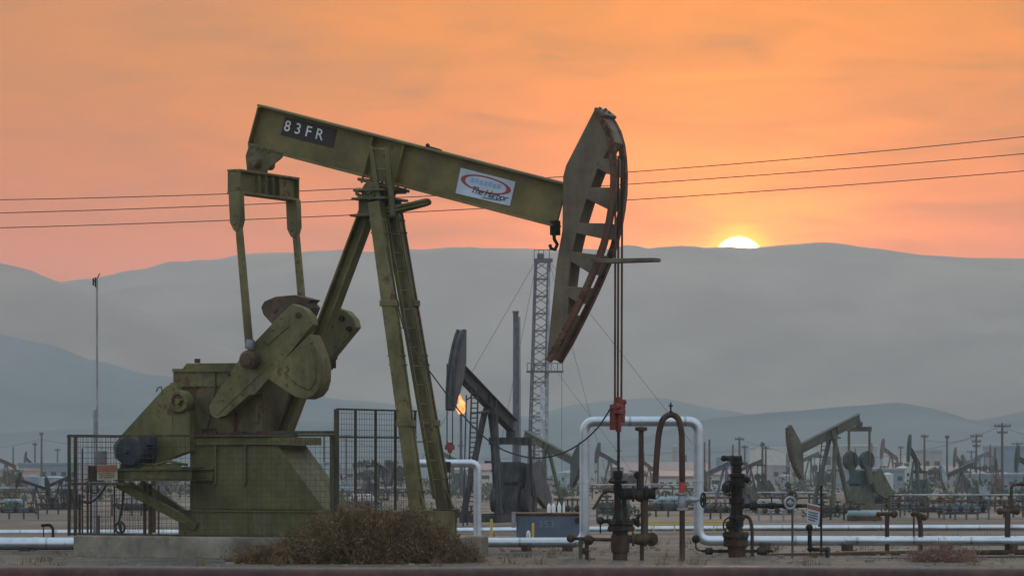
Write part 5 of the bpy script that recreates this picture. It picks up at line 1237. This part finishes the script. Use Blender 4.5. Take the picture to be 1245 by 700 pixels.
for x in (1081, 1094.5): b.cyl(W(x, 603, Y), (W(x, 603, Y).x, Y, gz(Y) - .1), .04, k=6)
for y in (603, 611, 619): b.cyl(W(1081, y, Y), W(1094.5, y, Y), .035, k=6)
solo('gate_frame', b, DARKRUST, 'small dark tubular gate frame beside the first T riser', 'gate')

# far trees
def tree(px, yt, wpx, Y, label, seed):
    rr = random.Random(seed); ro = thing('tree', label, 'tree', base(px, Y), 0, 'far trees beyond the field')
    p = W(px, yt, Y); z0 = gz(Y); h = p.z - z0; w = S(wpx, Y) / 2
    b = MB(); b.tube([(p.x, Y, z0 - .1), (p.x + .1, Y, z0 + h * .35), (p.x, Y, z0 + h * .75)], [.22, .16, .05], 7)
    for i in range(5):
        a = rr.uniform(0, 6.28); b.tube([(p.x + .05, Y, z0 + h * .35), (p.x + math.cos(a) * w * .6, Y + math.sin(a) * w * .6, z0 + h * rr.uniform(.5, .8))], [.1, .03], 5)
    part('trunk', b, WOODPOLE, ro)
    b = MB(); cl = [(Vector((p.x + rr.gauss(0, .45) * w, Y + rr.gauss(0, .4) * w, z0 + h * rr.uniform(.4, .9))), rr.uniform(.25, .5) * w) for _ in range(9)]
    for c, r in cl:
        for i in range(60):
            d = Vector([rr.gauss(0, 1) for _ in range(3)]).normalized() * r * rr.random() ** .4; q_ = c + d; l = rr.uniform(.15, .32)
            a = Vector([rr.gauss(0, 1) for _ in range(3)]).normalized() * l; e = a.cross(Vector([rr.gauss(0, 1) for _ in range(3)])).normalized() * l * .6
            b.add([q_ - a, q_ + e, q_ + a, q_ - e], [[0, 1, 2, 3]])
    part('crown', b, LEAF, ro)
for i, (x, yt, w, Y, lab) in enumerate(((442, 560, 24, 520, 'dark tree behind the second bay of the tall mesh panel'), (470, 556, 22, 540, 'taller dark tree behind the third bay of the tall mesh panel'), (487, 566, 18, 500, 'dark tree beside the near ladder leg'),
        (12, 574, 26, 480, 'low dark tree at the left edge'), (1073, 563, 18, 620, 'dark tree right of the grey green pumpjack'), (1137, 568, 16, 560, 'dark tree behind the dark teal pumpjack'),
        (1230, 578, 22, 470, 'low dark tree in front of the blue shed'), (770, 577, 16, 480, 'low dark tree inside the silver loop'), (300, 566, 24, 520, 'dark tree hidden behind the pedestal'),
        (905, 574, 14, 520, 'low dark tree behind the second wellhead'), (648, 566, 18, 560, 'dark tree left of the drilling mast'), (1014, 574, 18, 560, 'low dark tree between the legs of the grey green pumpjack'))):
    tree(x, yt, w, Y, lab, 40 + i)
for i, (x, Y, lab) in enumerate(((1003, 175, 'low scrub bush in front of the grey green pumpjack'), (1190, 240, 'low scrub bush near the brown pumpjack'), (760, 180, 'low scrub bush inside the silver loop'), (930, 200, 'low scrub bush right of the second wellhead'), (18, 240, 'low scrub bush at the far left'), (1110, 210, 'low scrub bush under the teal pumpjack'), (860, 230, 'low scrub bush right of the silver loop'), (540, 170, 'low scrub bush by the silver arch'))):
    rr = random.Random(i); b = MB(); c0 = Vector(base(x, Y))
    for k in range(420):
        d = Vector((rr.gauss(0, .5), rr.gauss(0, .4), abs(rr.gauss(0, .28)))); l = rr.uniform(.04, .11)
        a = Vector([rr.gauss(0, 1) for _ in range(3)]).normalized() * l; e = a.cross(Vector([rr.gauss(0, 1) for _ in range(3)])).normalized() * l * .5
        q_ = c0 + d; b.add([q_ - a, q_ + e, q_ + a, q_ - e], [[0, 1, 2, 3]])
    solo('scrub_bush', b, LEAF, lab, 'bush', 'low scrub in the field')

me = bpy.data.meshes.new('far_scrub'); vs_, fs_ = [], []
rr = random.Random(77)
for i in range(620):
    Y = 330 + 560 * rr.random() ** 1.1; px = rr.uniform(-150, 1400); c0 = Vector((W(px, 600, Y).x, Y, gz(Y))); w = rr.uniform(.5, 1.8); h = rr.uniform(.4, 1.5)
    for k in range(34):
        d = Vector((rr.gauss(0, .5) * w, rr.gauss(0, .4) * w, abs(rr.gauss(0, .5)) * h)); l = rr.uniform(.1, .32)
        a = Vector([rr.gauss(0, 1) for _ in range(3)]).normalized() * l; e = a.cross(Vector([rr.gauss(0, 1) for _ in range(3)])).normalized() * l * .6; q_ = c0 + d
        o = len(vs_); vs_ += [tuple(q_ - a), tuple(q_ + e), tuple(q_ + a), tuple(q_ - e)]; fs_.append([o, o + 1, o + 2, o + 3])
me.from_pydata(vs_, [], fs_); me.materials.append(LEAF); o = bpy.data.objects.new('far_scrub', me); COL.objects.link(o); o['kind'] = 'stuff'
for i, (x, Y, s_, yaw, tilt, lab) in enumerate((
    (912, 380, .62, 220, -17, 'far pumpjack with lowered head right above the second wellhead column'), 
    (985, 560, .9, 230, -15, 'far pumpjack behind the horsehead of the grey green pumpjack'), 
    (1084, 620, 1.0, 240, 17, 'far pumpjack beside the small pale shed'), 
    (1190, 560, .9, 222, -18, 'far pumpjack under the pole with three crossarms'), 
    (742, 480, .8, 235, 18, 'far pumpjack between the black wellhead and the left leg of the silver loop'), 
    (548, 520, .85, 240, 16, 'far pumpjack behind the silver arch'),
    (8, 450, .7, 240, 15, 'far pumpjack cut off by the left edge'),
    (180, 420, .7, 230, -16, 'far pumpjack seen through the left mesh fence under the platform'))):
    unit(lab, x, Y, s_, R(yaw), R(tilt), [(SLATE, SLATE, SLATE), (DARKTEAL, TEAL, SLATE), (BROWN, BROWN, DARKRUST), (BLUEP, GREYGREEN, SLATE)][i % 4], 70)
for i, (x, yt, Y, lab) in enumerate(((958, 541, 640, 'far pole above the wide pale hall'), (973, 538, 600, 'far pole left of the rust rimmed horsehead beam'), (1040, 545, 660, 'far pole between the pitman arms of the grey green pumpjack'), (1095, 542, 640, 'far pole just left of the dark teal horsehead'), (1204, 540, 600, 'far pole left of the tallest utility pole'), (752, 546, 640, 'far pole between the polished rod and the brown riser'), (727, 550, 680, 'far pole inside the left side of the silver loop'), (560, 540, 640, 'far pole behind the flare stack'), (16, 543, 620, 'far pole at the left edge'), (70, 545, 660, 'far pole above the long dark hall'))):
    upole(x, yt, Y, ((.3, .5),) if i % 2 else (), lab)

# ------------------------------------------------------------------ air
HZ_DENS = 0.00023
b = MB(); b.box((-2400, -320, -6.4), (2400, 3150, 166))
m = bpy.data.materials.new('haze'); m.use_nodes = True; nt = m.node_tree; nt.nodes.clear()
o_ = N(nt, 'ShaderNodeOutputMaterial'); v_ = N(nt, 'ShaderNodeVolumePrincipled'); v_.inputs['Density'].default_value = HZ_DENS; v_.inputs['Color'].default_value = (.9, .95, 1.0, 1); v_.inputs['Anisotropy'].default_value = .2
nt.links.new(v_.outputs[0], o_.inputs['Volume'])
me = bpy.data.meshes.new('haze'); me.from_pydata([tuple(v) for v in b.v], [], b.f); me.materials.append(m)
ho = bpy.data.objects.new('haze', me); COL.objects.link(ho); ho['kind'] = 'stuff'

# ------------------------------------------------------------------ sky and sun
SUN_AZ, SUN_EL = math.atan((898 - PX) / F), math.atan((HY - 319) / F)
sd = Vector((math.sin(SUN_AZ) * math.cos(SUN_EL), math.cos(SUN_AZ) * math.cos(SUN_EL), math.sin(SUN_EL)))
world = bpy.data.worlds.new('World'); scene.world = world; world.use_nodes = True
nt = world.node_tree; nt.nodes.clear(); Lk = nt.links.new
def mth(op, a, b_=None, c=None):
    n = N(nt, 'ShaderNodeMath', operation=op)
    for i, v in enumerate((a, b_, c)):
        if v is None: continue
        if hasattr(v, 'is_output'): Lk(v, n.inputs[i])
        else: n.inputs[i].default_value = v
    return n.outputs[0]
tc = N(nt, 'ShaderNodeTexCoord'); sep = N(nt, 'ShaderNodeSeparateXYZ'); Lk(tc.outputs['Generated'], sep.inputs[0])
dot = N(nt, 'ShaderNodeVectorMath', operation='DOT_PRODUCT'); Lk(tc.outputs['Generated'], dot.inputs[0]); dot.inputs[1].default_value = sd
ang = mth('MULTIPLY', mth('ARCCOSINE', mth('MINIMUM', dot.outputs['Value'], 1.0)), 180 / math.pi)
el = mth('MULTIPLY', mth('ARCSINE', sep.outputs[2]), 180 / math.pi)
eln = mth('DIVIDE', mth('MAXIMUM', el, 0.0), 90.0)
front = ramp(nt, [(0, (.6, .03, .0)), (.035, (.56, .07, .0)), (.065, (.5, .145, .02)), (.1, (.47, .2, .07)), (.16, (.75, .5, .42)), (.33, (.68, .8, .88)), (1, (.68, .88, 1.02))], eln)
backr = ramp(nt, [(0, (.64, .68, .7)), (.1, (.66, .73, .76)), (.3, (.66, .79, .88)), (1, (.68, .88, 1.02))], eln)
mr = N(nt, 'ShaderNodeMapRange', interpolation_type='SMOOTHSTEP', i={1: -.1, 2: .98, 3: 0, 4: 1}); Lk(dot.outputs['Value'], mr.inputs[0])
colr = mixc(nt, mr.outputs[0], backr.outputs[0], front.outputs[0])
# clouds: thin stretched streaks
mpn = N(nt, 'ShaderNodeMapping'); mpn.inputs['Scale'].default_value = (20, 20, 95); mpn.inputs['Rotation'].default_value = (0, R(6), 0); Lk(tc.outputs['Generated'], mpn.inputs[0])
nz = N(nt, 'ShaderNodeTexNoise', i={'Scale': 1.0, 'Detail': 5, 'Roughness': .55, 'Distortion': .6}); Lk(mpn.outputs[0], nz.inputs['Vector'])
cl = mth('SUBTRACT', nz.outputs[0], .5)
g1 = mth('EXPONENT', mth('MULTIPLY', ang, -1 / 5.5)); g2 = mth('EXPONENT', mth('MULTIPLY', ang, -1 / 1.3))
gc = mth('MULTIPLY', g1, mth('ADD', 1.0, mth('MULTIPLY', cl, 3.0)))
def vscale(col, fac):
    n = N(nt, 'ShaderNodeVectorMath', operation='SCALE')
    if hasattr(col, 'is_output'): Lk(col, n.inputs[0])
    else: n.inputs[0].default_value = col
    if hasattr(fac, 'is_output'): Lk(fac, n.inputs['Scale'])
    else: n.inputs['Scale'].default_value = fac
    return n.outputs[0]
def vadd(a, b_):
    n = N(nt, 'ShaderNodeVectorMath', operation='ADD'); Lk(a, n.inputs[0]); Lk(b_, n.inputs[1]); return n.outputs[0]
base_c = vscale(colr, mth('ADD', 1.0, mth('MULTIPLY', cl, .16)))
tot = vadd(base_c, vscale((.72, .085, -.14), gc))
tot = vadd(tot, vscale((1.5, .5, .02), mth('MULTIPLY', g2, mth('ADD', 1.0, mth('MULTIPLY', cl, 3.0)))))
disc = N(nt, 'ShaderNodeMapRange', interpolation_type='SMOOTHSTEP', i={1: .41, 2: .29, 3: 0, 4: 1}); Lk(ang, disc.inputs[0])
tot = vadd(tot, vscale((40, 26, 12), disc.outputs[0]))
halo = N(nt, 'ShaderNodeMapRange', interpolation_type='SMOOTHERSTEP', i={1: .75, 2: .3, 3: 0, 4: 1}); Lk(ang, halo.inputs[0])
tot = vadd(tot, vscale((1.2, .45, .02), halo.outputs[0]))
sky = N(nt, 'ShaderNodeTexSky', sky_type='NISHITA', sun_disc=False, sun_elevation=SUN_EL, sun_rotation=SUN_AZ, air_density=1.0, dust_density=2.0, ozone_density=1.5)
tot = vadd(tot, vscale(sky.outputs[0], .006))
mx = N(nt, 'ShaderNodeVectorMath', operation='MAXIMUM'); Lk(tot, mx.inputs[0]); mx.inputs[1].default_value = (0, 0, 0)
bg = N(nt, 'ShaderNodeBackground'); Lk(mx.outputs[0], bg.inputs[0]); bg.inputs[1].default_value = 1.0
wo = N(nt, 'ShaderNodeOutputWorld'); Lk(bg.outputs[0], wo.inputs[0])

sl = bpy.data.lights.new('sun', 'SUN'); sl.energy = .9; sl.color = (1, .6, .35); sl.angle = R(.5)
so = bpy.data.objects.new('sun', sl); COL.objects.link(so)
s2 = Vector((math.sin(SUN_AZ) * math.cos(R(4.2)), math.cos(SUN_AZ) * math.cos(R(4.2)), math.sin(R(4.2))))
so.rotation_euler = (-s2).to_track_quat('-Z', 'Y').to_euler(); so.location = (30, 100, 60)

# ------------------------------------------------------------------ camera and view
cd = bpy.data.cameras.new('camera'); co = bpy.data.objects.new('camera', cd); COL.objects.link(co)
co.location = (0, 0, CAMZ); co.rotation_euler = (R(90), 0, 0)
cd.sensor_width = 36; cd.lens = 36 * F / 1245; cd.shift_y = (HY - 350) / 1245
cd.clip_start = .5; cd.clip_end = 12000
cd.dof.use_dof = True; cd.dof.focus_distance = 60; cd.dof.aperture_fstop = 9
scene.camera = co
vs = scene.view_settings; vs.view_transform = 'Standard'; vs.look = 'None'; vs.exposure = 0; vs.gamma = 1; vs.use_curve_mapping = False
scene.render.engine = 'CYCLES'
cy = scene.cycles; cy.use_denoising = True; cy.max_bounces = 5; cy.diffuse_bounces = 3; cy.glossy_bounces = 3; cy.volume_bounces = 1
cy.sample_clamp_indirect = 4
